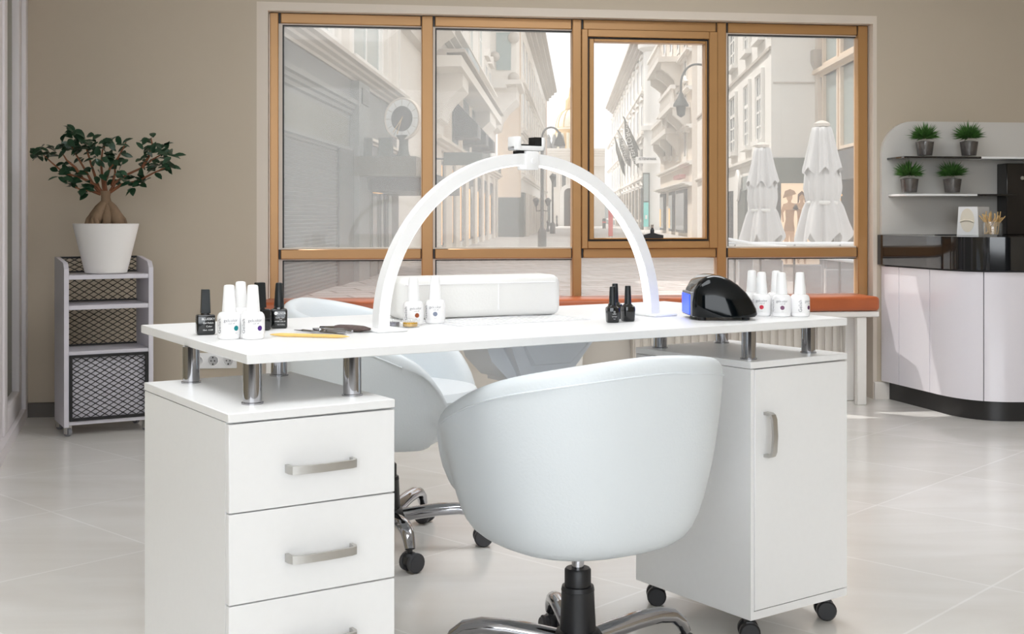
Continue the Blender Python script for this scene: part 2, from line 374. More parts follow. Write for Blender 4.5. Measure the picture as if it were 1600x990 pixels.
# ---- reception counter
def arc_path(n_=9):
    P0, P1, P2 = Vector((2.245, 6.66)), Vector((2.305, 6.30)), Vector((2.56, 6.30)); pts = []
    for i in range(n_ + 1):
        t = i / n_; pts.append((1 - t) ** 2 * P0 + 2 * t * (1 - t) * P1 + t * t * P2)
    return pts
def wall_y(x): return 6.836 + .139 * x
front = [Vector((2.125, wall_y(2.125) - .004))] + arc_path() + [Vector((3.9, 6.30))]
def offset_path(path, d):
    out = []
    for i, p in enumerate(path):
        t = (path[min(i + 1, len(path) - 1)] - path[max(i - 1, 0)]).normalized(); out.append(p + Vector((-t.y, t.x)) * d)
    out[0].y = wall_y(out[0].x) - .004
    return out
def slab(path, z0, z1, mb=None):
    mb = mb or MB(); pts = [(p.x, p.y) for p in path] + [(3.9, wall_y(3.9) - .004)]
    return mb.prism(pts, z0, z1)
mat('shop_dark_core', (90, 88, 90), .6)
ct_ = thing('reception_counter', 'rounded white gloss counter with thick black top', 'counter', (2.6, 6.8, 0))
I = inv(ct_)
obj('plinth', slab(offset_path(front, .045), 0, .10, MB(I)), 'plinth_black', ct_)
obj('carcass', slab(offset_path(front, .025), .10, .775, MB(I)), 'shop_dark_core', ct_)
def path_at(path, q):
    acc = 0
    for i in range(len(path) - 1):
        l = (path[i + 1] - path[i]).length
        if acc + l >= q: return path[i] + (path[i + 1] - path[i]) * ((q - acc) / l)
        acc += l
    return path[-1]
tot = sum((front[i + 1] - front[i]).length for i in range(len(front) - 1))
cuts = [0.004, .19, .49, .86, 1.34, 1.82]
for a, b in zip(cuts[:-1], cuts[1:]):
    k = 14; pts = [path_at(front, a + .0025 + (b - a - .005) * i / k) for i in range(k + 1)]
    rings = []
    inn = []
    for i, q in enumerate(pts):
        t = (pts[min(i + 1, k)] - pts[max(i - 1, 0)]).normalized(); n_ = Vector((-t.y, t.x)); inn.append(q + n_ * .024)
    mb = MB(I)
    mb.loft([[(q.x, q.y, .105), (q.x, q.y, .765), (u.x, u.y, .765), (u.x, u.y, .105)] for q, u in zip(pts, inn)])
    obj('door_panel', mb, 'counter_white', ct_)
obj('worktop', slab(offset_path(front, -.02), .775, .945, MB(I)), 'counter_black', ct_)
p = zplane(1466, 363.6, .9455)
mb = MB(I); mb.lathe([(.11, 0), (.11, .003), (.095, .004)], 32, (2.50, 6.98, .945)); obj('cable_cover', mb, 'black_gasket', ct_)

# ---- back panel and shelves
bd0 = S(1378, .03); bz = sz(1470, 190, .03)[1]
bd = thing('shelf_backboard', 'pale grey wall panel with a rounded corner behind the counter', 'panel', WMAT @ Vector((bd0, 0, .946)), TW)
hh = bz - .946; rr_ = .19; bw = 1.9
pts = [(0, 0)] + [(rr_ - rr_ * math.cos(R(a)), hh - rr_ + rr_ * math.sin(R(a))) for a in range(0, 91, 10)] + [(bw, hh), (bw, 0)]
mb = MB(); mb.prism(pts, -.03, -.002, 'y'); obj('panel', mb, 'board_grey', bd)
def shelf(px0, pxm, px1, py, label, first, second):
    z = sz(px0, py, .25)[1]; a, m_, b = S(px0, .05), S(pxm, .05), S(px1, .05)
    t = thing('wall_shelf', label, 'shelf', WMAT @ Vector((a, 0, z)), TW)
    mb = MB(); mb.rbox(0, m_ - a, -.25, -.0305, -.012, 0, .002, 1); obj('shelf_section', mb, first, t)
    mb = MB(); mb.rbox(m_ - a, b - a, -.25, -.0305, -.012, 0, .002, 1); obj('shelf_section', mb, second, t)
    return z
zs1 = shelf(1388, 1506, 1640, 243.5, 'thin upper wall shelf, black at left and white at right', 'counter_black', 'white_plastic')
zs2 = shelf(1390, 1500, 1561, 302.5, 'thin lower wall shelf, white at left and black at right', 'white_plastic', 'counter_black')
a = S(1561.5, .06); zb1 = sz(1590, 248, .06)[1]
sp = thing('black_splash_panel', 'tall black gloss box panel at the right end of the counter', 'panel', WMAT @ Vector((a, 0, .9455)), TW)
mb = MB(); mb.rbox(.0, .9, -.14, -.031, 0, zb1 - .9455 - .03, .004, 1); obj('body', mb, mat('panel_black', (34, 30, 28), .25), sp)
mb = MB(); mb.lathe([(.011, 0), (.011, .006), (.004, .007)], 16, m=Matrix.Translation((S(1597, .14) - a, -.141, sz(1597, 278, .14)[1] - .9455)) @ Matrix.Rotation(R(90), 4, 'X')); obj('button', mb, 'brushed_metal', sp)

# ---- grass pots
def grass_pot(seed):
    rnd = random.Random(seed); t = thing('grass_plant', '', 'plant')
    mb = MB(); mb.lathe([(.001, 0), (.037, 0), (.040, .004), (.050, .082), (.047, .082), (.0375, .008), (.001, .007)], 28, cap=False); obj('glass_pot', mb, 'pot_glass', t)
    mb = MB(); mb.lathe([(.0368, .0085), (.0462, .078), (.02, .084)], 24); obj('soil', mb, 'soil', t)
    mb = MB()
    for i in range(420):
        a = rnd.uniform(0, 2 * math.pi); el = rnd.uniform(.0, 1); th = math.acos(1 - 1.12 * el); l = rnd.uniform(.055, .088) * (1.12 - .2 * el)
        d = Vector((math.sin(th) * math.cos(a), math.sin(th) * math.sin(a), math.cos(th)))
        b0 = Vector((0, 0, .098)) + Vector((d.x, d.y, d.z * .4)) * rnd.uniform(.012, .03)
        tip = b0 + d * l * .82 + Vector((rnd.uniform(-.012, .012), rnd.uniform(-.012, .012), rnd.uniform(-.006, .012)))
        mid = (b0 + tip) / 2 + Vector((0, 0, .004)); sd = d.cross(Vector((rnd.uniform(-1, 1), rnd.uniform(-1, 1), 1))).normalized() * rnd.uniform(.0022, .0036)
        mb.add([b0 - sd * .6, b0 + sd * .6, mid + sd, tip, mid - sd], [(0, 1, 2, 4), (4, 2, 3)])
    obj('grass', mb, 'grass', t, 180); return t
for i, (px, z, lab) in enumerate(((1445, zs1, 'left grass plant in a glass pot on the upper shelf'), (1514, zs1, 'right grass plant in a glass pot on the upper shelf'),
                                  (1421, zs2, 'left grass plant in a glass pot on the lower shelf'), (1488, zs2, 'right grass plant in a glass pot on the lower shelf'))):
    g_ = grass_pot(i + 3); g_.location = WMAT @ Vector((S(px, .152), -.152, z + .0005)); g_.scale = (1.08, 1.08, 1.08 if i != 1 else 1.12); g_.rotation_euler.z = i * 1.1
    tag(g_, lab, 'plant', 'grass plants on the wall shelves')
# ---- napkin dispenser, glass jar of stirrers
p = zplane(1519, 364.3, .946); base = Vector((p.x, min(p.y, 6.92), .946))
base = Vector(((1519 - 800) * 6.86 / F, 6.86, .946))
nd = thing('napkin_dispenser', 'white napkin dispenser with oval openings on the black counter', 'dispenser', base, R(-46))
mb = MB(); mb.prism([(-.065, 0), (.06, 0), (.055, .158), (-.055, .158)], -.05, .09, 'y'); obj('case', mb, 'white_plastic', nd)
mb = MB(); mb.prism([(-.04 * math.cos(R(a)) - .004, .083 + (.066 if a < 180 else .066) * math.sin(R(a))) for a in range(0, 360, 15)], -.0515, -.049, 'y'); o = obj('napkin', mb, 'napkin', nd)
mb = MB(); mb.tube([(-.044, -.0525, .075), (-.02, -.055, .085), (.012, -.055, .083), (.036, -.0525, .072)], .005); obj('fold', mb, 'napkin', o)
jb = Vector(((1550 - 800) * 6.70 / F, 6.70, .946))
jr = thing('glass_jar', 'clear glass jar of wooden stirrers on the black counter', 'jar', jb)
mb = MB(); mb.lathe([(.001, 0), (.052, 0), (.055, .006), (.055, .06), (.05, .075), (.046, .075), (.050, .058), (.050, .008), (.001, .006)], 28, cap=False); obj('glass', mb, 'clear_glass', jr)
rnd = random.Random(4)
for i in range(34):
    a = rnd.uniform(0, 2 * math.pi); rb = rnd.uniform(.01, .04); a2 = a + rnd.uniform(1.8, 4.2) if i % 3 else a
    p0 = Vector((rb * math.cos(a2), rb * math.sin(a2), .009)); q = rnd.uniform(.02, .042)
    p1 = Vector((q * math.cos(a), q * math.sin(a), .073)); d = (p1 - p0).normalized()
    mb = MB(); mb.tube([p0, p0 + d * rnd.uniform(.108, .128)], .003, 6); o = obj('wooden_stirrer', mb, 'wood_stick', None, loc=jb)
    tag(o, 'thin wooden stirrer standing in the glass jar on the counter', 'stirrer', 'wooden stirrers in the jar')

# ---- mesh cart
CR = Vector((-2.13, 5.88, 0)); CA = R(29); CWD, CDP = .418, .28
cart = thing('mesh_cart', 'pale grey wheeled cart with black wire mesh panels by the tan wall', 'cart', CR, CA)
def side(x):
    mb = MB(); mb.prism([(0, .045), (0, .80), (.03, .83), (CDP - .03, .85), (CDP, .85), (CDP, .045)], x, x + .022, 'x'); obj('side_panel', mb, 'cart_grey', cart)
side(0); side(CWD - .022)
for z, nm in ((.77, 'shelf'), (.625, 'shelf'), (.405, 'shelf'), (.075, 'shelf')):
    mb = MB(); mb.rbox(.022, CWD - .022, .004, CDP - .004, z - .022, z, .002, 1); obj(nm, mb, 'cart_grey', cart)
def wire(x0, x1, z0, z1, y, cw=.096, chh=.0265, r_=.0021):
    mb = MB(); nz = max(1, round((z1 - z0) / chh)); nx = max(1, round((x1 - x0) / cw)); hz = (z1 - z0) / nz; hx = (x1 - x0) / nx
    for k in range(nz):
        for sgn in (0, 1):
            path = []
            for i in range(nx * 4 + 1):
                ph = (i / 4) % 1; tri = .5 - .5 * math.cos(2 * math.pi * ph)
                zz_ = z0 + hz * k + (tri if sgn == 0 else 1 - tri) * hz
                path.append((x0 + i * hx / 4, y, zz_))
            mb.tube(path, r_, 4, cap=False)
    return mb
for z0, z1 in ((.775, .845), (.63, .745), (.41, .60)):
    mb = wire(.024, CWD - .024, z0, z1, CDP - .008)
    mb.box(.022, CWD - .022, CDP - .014, CDP - .002, z1 - .004, z1 + .006); mb.box(.022, CWD - .022, CDP - .014, CDP - .002, z0 - .004, z0 + .004)
    obj('wire_panel', mb, 'mesh_black', cart)
mb = MB(); mb.box(.022, CWD - .022, .02, .03, .075, .383); obj('back_panel', mb, 'cart_grey', cart)
dz0, dz1 = .072, .388
mb = MB()
for q in ((.024, .038, dz0, dz1), (CWD - .038, CWD - .024, dz0, dz1), (.038, CWD - .038, dz0, dz0 + .014), (.038, CWD - .038, dz1 - .014, dz1)): mb.box(q[0], q[1], -.004, .014, q[2], q[3])
dr = obj('door', mb, 'mesh_black', cart)
obj('wire_mesh', wire(.038, CWD - .038, dz0 + .014, dz1 - .014, .004), 'mesh_black', dr)
def small_caster(mb_m, R_=.02, w_=.018):
    mb = MB(mb_m); mb.lathe([(.006, -w_ / 2), (R_, -w_ / 2), (R_ + .001, 0), (R_, w_ / 2), (.006, w_ / 2)], 18, (0, 0, 0), m=Matrix.Translation((0, 0, R_ + .001)) @ Matrix.Rotation(R(90), 4, 'Y'))
    return mb
for x, y in ((.02, .02), (CWD - .03, .02), (.02, CDP - .03), (CWD - .03, CDP - .03)):
    M_ = Matrix.Translation((x, y, 0)) @ Matrix.Rotation(.5, 4, 'Z')
    mb = MB(M_); mb.rbox(-.014, -.011, -.012, .012, .012, .045, .001, 1); mb.rbox(.011, .014, -.012, .012, .012, .045, .001, 1); mb.box(-.014, .014, -.012, .012, .041, .053)
    c_ = obj('caster', mb, 'brushed_metal', cart); obj('wheel', small_caster(M_, .02, .02), 'grey_plastic', c_)

# ---- bonsai
PB = Vector((-2.0 + .01, 6.06, .771))
bon = thing('potted_bonsai', 'ficus bonsai with swollen roots in a white pot on the mesh cart', 'plant', PB)
mb = MB(); mb.lathe([(.001, 0), (.092, 0), (.102, .006), (.108, .03), (.158, .235), (.160, .243), (.156, .245), (.150, .236), (.14, .20), (.001, .20)], 40, sy=.72, cap=False); obj('pot', mb, 'pot_white', bon)
mb = MB(); mb.lathe([(.138, .195), (.146, .222), (.08, .234), (.001, .236)], 30, sy=.72); obj('soil', mb, 'soil', bon)
mb = MB(); rnd = random.Random(11)
for i in range(9):
    a = i * 2 * math.pi / 9 + rnd.uniform(-.2, .2); k = rnd.uniform(.85, 1.15)
    path = []; rad = []
    for t, ro, z, r_ in ((0, .066, .215, .018), (.2, .064, .243, .025), (.45, .052, .280, .027), (.7, .030, .318, .022), (1, .010, .345, .016)):
        path.append((ro * k * math.cos(a + t * .4), ro * k * .85 * math.sin(a + t * .4), z)); rad.append(r_ * k)
    mb.tube(path, rad, 10)
for i in range(5):
    a = rnd.uniform(0, 6.28); mb.tube([(.06 * math.cos(a), .05 * math.sin(a), .30), (.085 * math.cos(a + .3), .07 * math.sin(a + .3), .265), (.10 * math.cos(a + .5), .085 * math.sin(a + .5), .225)], [.010, .012, .013], 8)
mb.tube([(0, 0, .315), (.002, 0, .345), (-.001, 0, .375), (.0, 0, .405)], [.030, .026, .022, .027], 12)
obj('trunk', mb, 'bark', bon, 60)
def bp(px, py, dy=0.): v = at(px, py, 6.06 + dy); return v - PB
limbs = [([(158, 303), (147, 290), (133, 265), (118, 240), (108, 220)], .0), ([(156, 300), (150, 280), (142, 255), (135, 232), (131, 218)], .07),
         ([(160, 302), (152, 290), (128, 278), (100, 270), (82, 255), (68, 242)], -.05), ([(163, 300), (160, 280), (158, 255), (160, 235), (166, 222)], .05),
         ([(166, 302), (164, 285), (172, 262), (184, 247), (192, 232), (197, 222)], -.04), ([(172, 300), (180, 285), (200, 272), (222, 262), (240, 248), (262, 236)], .03),
         ([(172, 300), (190, 288), (215, 283), (240, 270), (262, 260)], -.06), ([(222, 262), (232, 245), (238, 225), (236, 216)], .02),
         ([(157, 303), (140, 297), (125, 296), (118, 292)], -.08), ([(175, 290), (180, 270), (178, 250)], .05), ([(128, 278), (118, 262), (104, 250), (98, 240)], -.06)]
mb = MB(); tips = []
for pts, dy in limbs:
    path = [bp(x, y, dy * i / (len(pts) - 1)) for i, (x, y) in enumerate(pts)]; nn = len(path)
    mb.tube(path, [.0085 * (1 - .72 * i / (nn - 1)) for i in range(nn)], 7)
obj('branches', mb, 'branch', bon, 60)
mb = MB(); rnd = random.Random(5)
def leaf(c, d, l, wd):
    d = d.normalized(); up = Vector((rnd.uniform(-.4, .4), rnd.uniform(-.9, -.2), rnd.uniform(.3, 1))); sd = d.cross(up)
    if sd.length < .05: sd = d.orthogonal()
    sd.normalize(); nrm = sd.cross(d).normalized()
    vs = []; prof = [(0, .12), (.22, .72), (.5, 1), (.78, .72), (1, .08)]
    for t, w_ in prof:
        dr_ = -nrm * (t * t * l * .22)
        vs += [c + d * l * t + sd * wd * w_ * .5 + nrm * wd * .16 * w_ + dr_, c + d * l * t + dr_, c + d * l * t - sd * wd * w_ * .5 + nrm * wd * .16 * w_ + dr_]
    fs = []
    for i in range(4): k = 3 * i; fs += [(k, k + 1, k + 4, k + 3), (k + 1, k + 2, k + 5, k + 4)]
    mb.add(vs, fs)
clusters = [(57, 240, 7, 9), (70, 234, 9, 10), (78, 246, 6, 8), (108, 212, 8, 11), (118, 206, 7, 10), (105, 230, 9, 11), (120, 228, 9, 11), (134, 216, 8, 9), (130, 240, 7, 10), (146, 226, 7, 9),
            (160, 222, 8, 9), (170, 222, 6, 8), (150, 246, 8, 10), (164, 240, 6, 9), (178, 252, 8, 9), (192, 224, 4, 6), (188, 240, 3, 5), (196, 248, 4, 6), (100, 264, 8, 10), (112, 272, 9, 11), (96, 276, 5, 8),
            (122, 284, 9, 11), (110, 288, 5, 8), (132, 292, 7, 9), (142, 302, 5, 7), (150, 268, 6, 10), (170, 282, 6, 9), (196, 276, 7, 9), (205, 288, 7, 10), (216, 276, 8, 10), (220, 286, 6, 7), (228, 262, 6, 9),
            (236, 218, 5, 7), (240, 226, 5, 7), (232, 238, 6, 9), (246, 240, 7, 10), (260, 234, 7, 8), (266, 244, 6, 7), (252, 256, 7, 9), (264, 260, 5, 7), (246, 268, 5, 7), (225, 250, 4, 6)]
for px, py, n_, sp_ in clusters:
    dy = rnd.uniform(-.07, .07)
    for i in range(n_):
        c = bp(px + rnd.gauss(0, sp_ * .5), py + rnd.gauss(0, sp_ * .45), dy + rnd.uniform(-.035, .035))
        leaf(c, Vector((rnd.uniform(-1, 1), rnd.uniform(-.8, .5), rnd.uniform(-.55, .6))), rnd.uniform(.04, .062), rnd.uniform(.024, .036))
obj('leaves', mb, 'leaf', bon, 180)

# ================================================================== NAIL TABLE
TH = .5518; DO = Vector((-.4972, 2.3206, 0)); DL, DW, ZT, TT = 1.5881, .7406, .7916, .0192
tb = thing('nail_table', 'white manicure table with chrome posts, a drawer pedestal and a door pedestal', 'table', DO, TH)
mb = MB(); mb.rbox(0, DL, 0, DW, ZT - TT, ZT, .0015, 1); obj('tabletop', mb, 'desk_white', tb)
ZL, TL = .6947, .0167
def caster(M_, parent):
    mb = MB(M_); mb.tube([(0, 0, .05), (0, 0, .066)], .008, 8); mb.rbox(-.024, .024, -.012, .012, .038, .056, .005, 2); c = obj('caster', mb, 'black_plastic', parent)
    for x in (-.017, .017):
        mb = MB(M_); mb.lathe([(.004, -.010), (.022, -.010), (.026, -.006), (.026, .006), (.022, .010), (.004, .010)], 20, m=Matrix.Translation((x, 0, .0265)) @ Matrix.Rotation(R(90), 4, 'Y')); obj('wheel', mb, 'black_plastic', c)
def posts(M_, spots):
    for x, y in spots:
        mb = MB(M_); mb.lathe([(.021, ZL), (.021, ZL + .003), (.018, ZL + .004), (.018, ZT - TT)], 28, (x, y, 0)); obj('post', mb, 'chrome', tb)
# drawer pedestal
A1, B1, W1, D1_, T1 = -.0616, -.0752, .3373, .5107, .0259
M1 = Matrix.Translation((A1, B1, 0)) @ Matrix.Rotation(T1, 4, 'Z')
mb = MB(M1); mb.rbox(0, W1, 0, D1_, ZL - TL, ZL, .0015, 1); obj('pedestal_top', mb, 'desk_white', tb)
zs = [ZL - TL - .002, .5135, .3477, .068]; lean = .014
mb = MB(M1)   # sides and back
mb.box(.001, W1 - .001, .019, D1_ - .002, .064, ZL - TL - .0015); obj('pedestal_body', mb, 'desk_white', tb)
for z1, z0 in zip(zs[:-1], zs[1:]):
    mb = MB(M1); mb.rbox(.001, W1 - .001, 0, .0175, z0 + .0012, z1 - .0012, .0012, 1); dw = obj('drawer', mb, 'desk_white', tb)
    zc = (z0 + z1) / 2 - .01 if z1 > .4 else .26
    mb = MB(M1); h_ = .028; u0, u1 = .112, .243
    mb.tube([(u0, .001, zc), (u0, -h_ * .6, zc), (u0 + .003, -h_ * .85, zc), (u0 + .012, -h_, zc), ((u0 + u1) / 2, -h_ - .003, zc), (u1 - .012, -h_, zc), (u1 - .003, -h_ * .85, zc), (u1, -h_ * .6, zc), (u1, .001, zc)], 0, sq=(.0035, .0075))
    obj('handle', mb, 'brushed_metal', dw)
posts(M1, ((.083, .0965), (W1 - .047, .093), (.083, D1_ - .06), (W1 - .05, D1_ - .05)))
for x, y in ((.04, .04), (W1 - .04, .04), (.04, D1_ - .05), (W1 - .04, D1_ - .05)): caster(M1 @ Matrix.Translation((x, y, 0)) @ Matrix.Rotation(.7, 4, 'Z'), tb)
# door pedestal
A2, B2, W2, D2_, T2, ZB = 1.2837, .0262, .3581, .4265, .0656, .0636
M2 = Matrix.Translation((A2, B2, 0)) @ Matrix.Rotation(T2, 4, 'Z')
mb = MB(M2); mb.rbox(0, W2, 0, D2_, ZL - TL, ZL, .0015, 1); obj('pedestal_top', mb, 'desk_white', tb)
mb = MB(M2); mb.box(.001, W2 - .001, .019, D2_ - .002, ZB, ZL - TL - .0015); mb.box(.001, W2 - .001, .001, .019, ZB, ZB + .02); mb.box(.001, .012, .001, .019, ZB + .02, ZL - TL - .0015); obj('pedestal_body', mb, 'desk_white', tb)
mb = MB(M2); mb.rbox(.014, W2 - .001, 0, .0175, ZB + .022, ZL - TL - .003, .0012, 1); dw = obj('door', mb, 'desk_white', tb)
mb = MB(M2); u0 = .052; za, zb = .462, .566; h_ = .028
mb.tube([(u0, .001, za), (u0, -h_ * .6, za), (u0, -h_ * .85, za + .003), (u0, -h_, za + .012), (u0, -h_ - .003, (za + zb) / 2), (u0, -h_, zb - .012), (u0, -h_ * .85, zb - .003), (u0, -h_ * .6, zb), (u0, .001, zb)], 0, sq=(.0075, .0035)); obj('handle', mb, 'brushed_metal', dw)
posts(M2, ((.045, .05), (W2 - .082, .06), (.045, D2_ - .05), (W2 - .085, D2_ - .055)))
for x, y in ((.03, .035), (W2 - .04, .04), (.04, D2_ - .04), (W2 - .04, D2_ - .05)): caster(M2 @ Matrix.Translation((x, y, 0)) @ Matrix.Rotation(.9, 4, 'Z'), tb)
# dust collector hung under the top, grille above it
mb = MB()
zt2 = ZT - TT
c0 = [(.74, .28), (1.02, .28), (1.02, .50), (.74, .50)]; c1 = [(.80, .31), (.95, .31), (.95, .47), (.80, .47)]
mb.loft([[(x, y, zt2) for x, y in c0], [(x, y, zt2 - .03) for x, y in [(.755, .285), (1.0, .285), (1.0, .495), (.755, .495)]], [(x, y, .665) for x, y in c1], [(x, y, .64) for x, y in c1]])
dc = obj('dust_collector', mb, mat('collector_grey', (234, 234, 236), .45), tb)
mb = MB(); fr = lambda x, t, o: (x, .285 + .025 * t - o, zt2 - .03 - (zt2 - .03 - .665) * t)
mb.loft([[fr(x, t, .001) for x, t in ((.79, .02), (.985, .02), (.94, .72), (.825, .72))], [fr(x, t, .009) for x, t in ((.795, .06), (.975, .06), (.935, .68), (.832, .68))]]); obj('tray_panel', mb, 'collector_grey', dc)
mb = MB(); mb.prism([(.70, zt2), (.775, zt2 - .0), (.80, .66), (.775, .655), (.73, .70)], .33, .46, 'y'); obj('dust_bag', mb, mat('bag_white', (235, 236, 238), .8), dc)
mb = MB(); mb.tube([(1.0, .33, zt2 - .008), (1.06, .33, zt2 - .008)], .005, 8); obj('cable_plug', mb, 'gold_frame', dc)
mb = MB(); gz = ZT
mb.box(.62, 1.0, .30, .303, gz, gz + .0015); mb.box(.62, 1.0, .487, .49, gz, gz + .0015); mb.box(.62, .623, .303, .487, gz, gz + .0015); mb.box(.997, 1.0, .303, .487, gz, gz + .0015)
for i in range(14): mb.box(.633 + i * .026, .633 + i * .026 + .004, .31, .48, gz, gz + .001)
obj('vent_grille', mb, mat('grille_silver', (226, 226, 229), .35, .1), tb)

# ================================================================== CHAIRS
def tub_chair(label, loc, rz, hback, hfront, leg0):
    t = thing('tub_chair', label, 'chair', loc, rz)
    def rad(phi):                       # phi: 0 = back (-y)
        c, s_ = abs(math.sin(phi)), abs(math.cos(phi)); n_ = 2.6
        return 1 / ((c / .300) ** n_ + (s_ / .305) ** n_) ** (1 / n_)
    def rimh(phi):
        a = abs(phi) / math.pi * 180
        k = (a / 140) ** 1.9
        return hback - k * (hback - hfront) - .09 * max(0, (a - 117) / 23) ** 2
    # outer shell with the open front
    N = 40; rings = []; seam = []
    for i in range(N + 1):
        phi = R(-140) + R(280) * i / N; r0 = rad(phi); h = rimh(phi); dx, dy = math.sin(phi), -math.cos(phi)
        prof = [(.46, .318), (.63, .323), (.755, .345), (.835, .39), (.893, .46), (.945, .54)]
        prof = [(f_ * r0, z) for f_, z in prof if z < h - .03]
        zmid = (prof[-1][1] + h) / 2
        while len(prof) < 6: prof.append((r0 * .95, prof[-1][1] + .004))
        pr = prof + [(r0 * .982, max(zmid, prof[-1][1] + .004)), (r0, h - .032), (r0 - .004, h - .012), (r0 - .016, h), (r0 - .034, h), (r0 - .05, h - .014), (r0 - .062, h - .06), (r0 * .74, .47), (r0 * .70, .42), (r0 * .5, .40)]
        rings.append([(p * dx, p * dy, z) for p, z in pr])
        if abs(phi) < R(114): seam.append(((r0 - .0012) * dx, (r0 - .0012) * dy, h - .036))
    mb = MB(); mb.loft(rings, closed=True); obj('shell', mb, 'chair_leather', t, subsurf=1)
    mb = MB(); mb.tube(seam, .0024, 6); obj('piping', mb, 'chair_leather', t)
    mb = MB(); mb.lathe([(.001, .313), (.10, .314), (.15, .322), (.195, .352), (.23, .41), (.24, .43), (.001, .43)], 36, cap=False); obj('seat_base', mb, 'chair_leather', t)
    mb = MB(); mb.lathe([(.001, .43), (.20, .43), (.232, .445), (.238, .47), (.225, .492), (.17, .503), (.001, .506)], 36, (0, .03, 0), sy=1.08, cap=False); obj('seat_cushion', mb, 'chair_leather', t)
    mb = MB(); mb.lathe([(.05, .300), (.08, .314)], 20); obj('mount_plate', mb, 'black_plastic', t)
    mb = MB(); mb.tube([(0, 0, .2), (0, 0, .302)], .014, 16); obj('gas_piston', mb, 'chrome', t)
    mb = MB(); mb.lathe([(.030, .215), (.030, .252), (.027, .256)], 24); mb.lathe([(.042, .10), (.039, .16), (.037, .205), (.038, .206), (.036, .216), (.028, .217)], 24); obj('column_sleeve', mb, 'black_plastic', t)
    mb = MB(); mb.lathe([(.045, .065), (.058, .075), (.060, .10), (.050, .115), (.042, .118)], 24); obj('hub', mb, 'black_plastic', t)
    for k in range(5):
        a = leg0 + k * 2 * math.pi / 5; M_ = Matrix.Rotation(a, 4, 'Z')
        path = [(.045, 0, .095), (.10, 0, .104), (.16, 0, .112), (.22, 0, .115), (.26, 0, .108), (.285, 0, .090), (.298, 0, .066)]
        mb = MB(M_); rr2 = [.024, .024, .0235, .022, .020, .018, .015]
        rings = []
        for i, (x, _, z) in enumerate(path):
            x0, _, z0 = path[max(0, i - 1)]; x2, _, z2 = path[min(len(path) - 1, i + 1)]
            tl = math.hypot(x2 - x0, z2 - z0); nx, nz = -(z2 - z0) / tl, (x2 - x0) / tl
            rings.append([(x + nx * math.sin(b) * rr2[i] * .85, math.cos(b) * rr2[i], z + nz * math.sin(b) * rr2[i] * .85) for b in [2 * math.pi * j / 14 for j in range(14)]])
        mb.loft(rings); lg = obj('leg', mb, 'chrome', t, 50)
        Mc = M_ @ Matrix.Translation((.298, 0, 0)) @ Matrix.Rotation(k * 1.3 + .4, 4, 'Z')
        mb = MB(Mc); mb.tube([(0, 0, .055), (0, 0, .07)], .007, 8)
        mb.lathe([(.012, .022), (.021, .026), (.022, .048), (.014, .056)], 16)
        cs = obj('caster', mb, 'black_plastic', t)
        for x in (-.018, .018):
            mb = MB(Mc); mb.lathe([(.004, -.009), (.024, -.009), (.0285, -.004), (.0285, .005), (.022, .009), (.004, .009)], 20, m=Matrix.Translation((x, 0.006, .0287)) @ Matrix.Rotation(R(90), 4, 'Y'))
            mb.lathe([(.015, -.0105), (.0235, -.0105), (.0235, .0105), (.015, .0105)], 20, m=Matrix.Translation((x, .006, .0287)) @ Matrix.Rotation(R(90), 4, 'Y')); obj('wheel', mb, 'wheel_grey', cs)
    return t
FC = Vector((.149, 2.80, 0))
tub_chair('white tub chair in front of the table, its back to the viewer', FC, math.atan2(.51, .857), .762, .556, -.05)
BC = Vector((-.40, 3.95, 0))
tub_chair('white tub chair behind the table by the drawer pedestal', BC, R(-98.5), .765, .55, .47).scale = (1.05, 1.05, 1.03)

# ================================================================== THINGS ON THE TABLE
def dk(px, py): return zplane(px, py, ZT)
ZS = ZT + .0004
# hand rest
p0, p1 = dk(622, 501), dk(878, 492); ang = math.atan2(p1.y - p0.y, p1.x - p0.x); ln = (p1 - p0).length
hr = thing('hand_rest', 'padded white hand rest lying across the table behind the vent grille', 'cushion', (p0.x, p0.y, ZS), ang)
mb = MB(); mb.rbox(0, ln, 0, .115, 0, .106, .022, 4); obj('pad', mb, 'pad_white', hr)
mb = MB(); mb.tube([(.02, -.0006, .088), (ln - .02, -.0006, .088)], .0016, 6); mb.tube([(ln * .6, -.0006, .02), (ln * .6, -.0006, .088)], .0014, 6); obj('seam', mb, 'bottle_white', hr)
# arch lamp
f0, f1 = dk(595, 516), dk(1018, 492); ang = math.atan2(f1.y - f0.y, f1.x - f0.x); span = (f1 - f0).length; cx = span / 2
al = thing('arch_lamp', 'white half-ring LED arch lamp standing across the table', 'lamp', (f0.x, f0.y, ZS), ang)
hA = .392
def arch(r_in, y0, y1, r_out, zoff=.006):
    rings = []
    for i in range(49):
        a = math.pi * i / 48; c, s_ = -math.cos(a), math.sin(a); ax = cx
        rings.append([(cx + ax * c * q, y, zoff + hA * s_ * q) for q, y in ((r_in, y0), (r_out, y0), (r_out, y1), (r_in, y1))])
    return rings
mb = MB(); mb.loft(arch(.965, -.016, .016, 1.035)); obj('arch', mb, 'white_plastic', al)
mb = MB(); mb.loft(arch(.958, -.011, .011, .9648)); obj('light_strip', mb, 'led', al)
for x in (0, span):
    mb = MB(); mb.rbox(x - .038, x + .038, -.06, .06, 0, .006, .002, 1); obj('base_plate', mb, 'white_plastic', al)
mb = MB(); zt3 = .006 + hA * 1.035
mb.rbox(cx - .013, cx + .026, -.021, .021, zt3 - .04, zt3 + .006, .004); mb.lathe([(.006, 0), (.006, .003)], 16, m=Matrix.Translation((cx + .008, -.021, zt3 - .018)) @ Matrix.Rotation(R(90), 4, 'X')); obj('clip', mb, 'white_plastic', al)
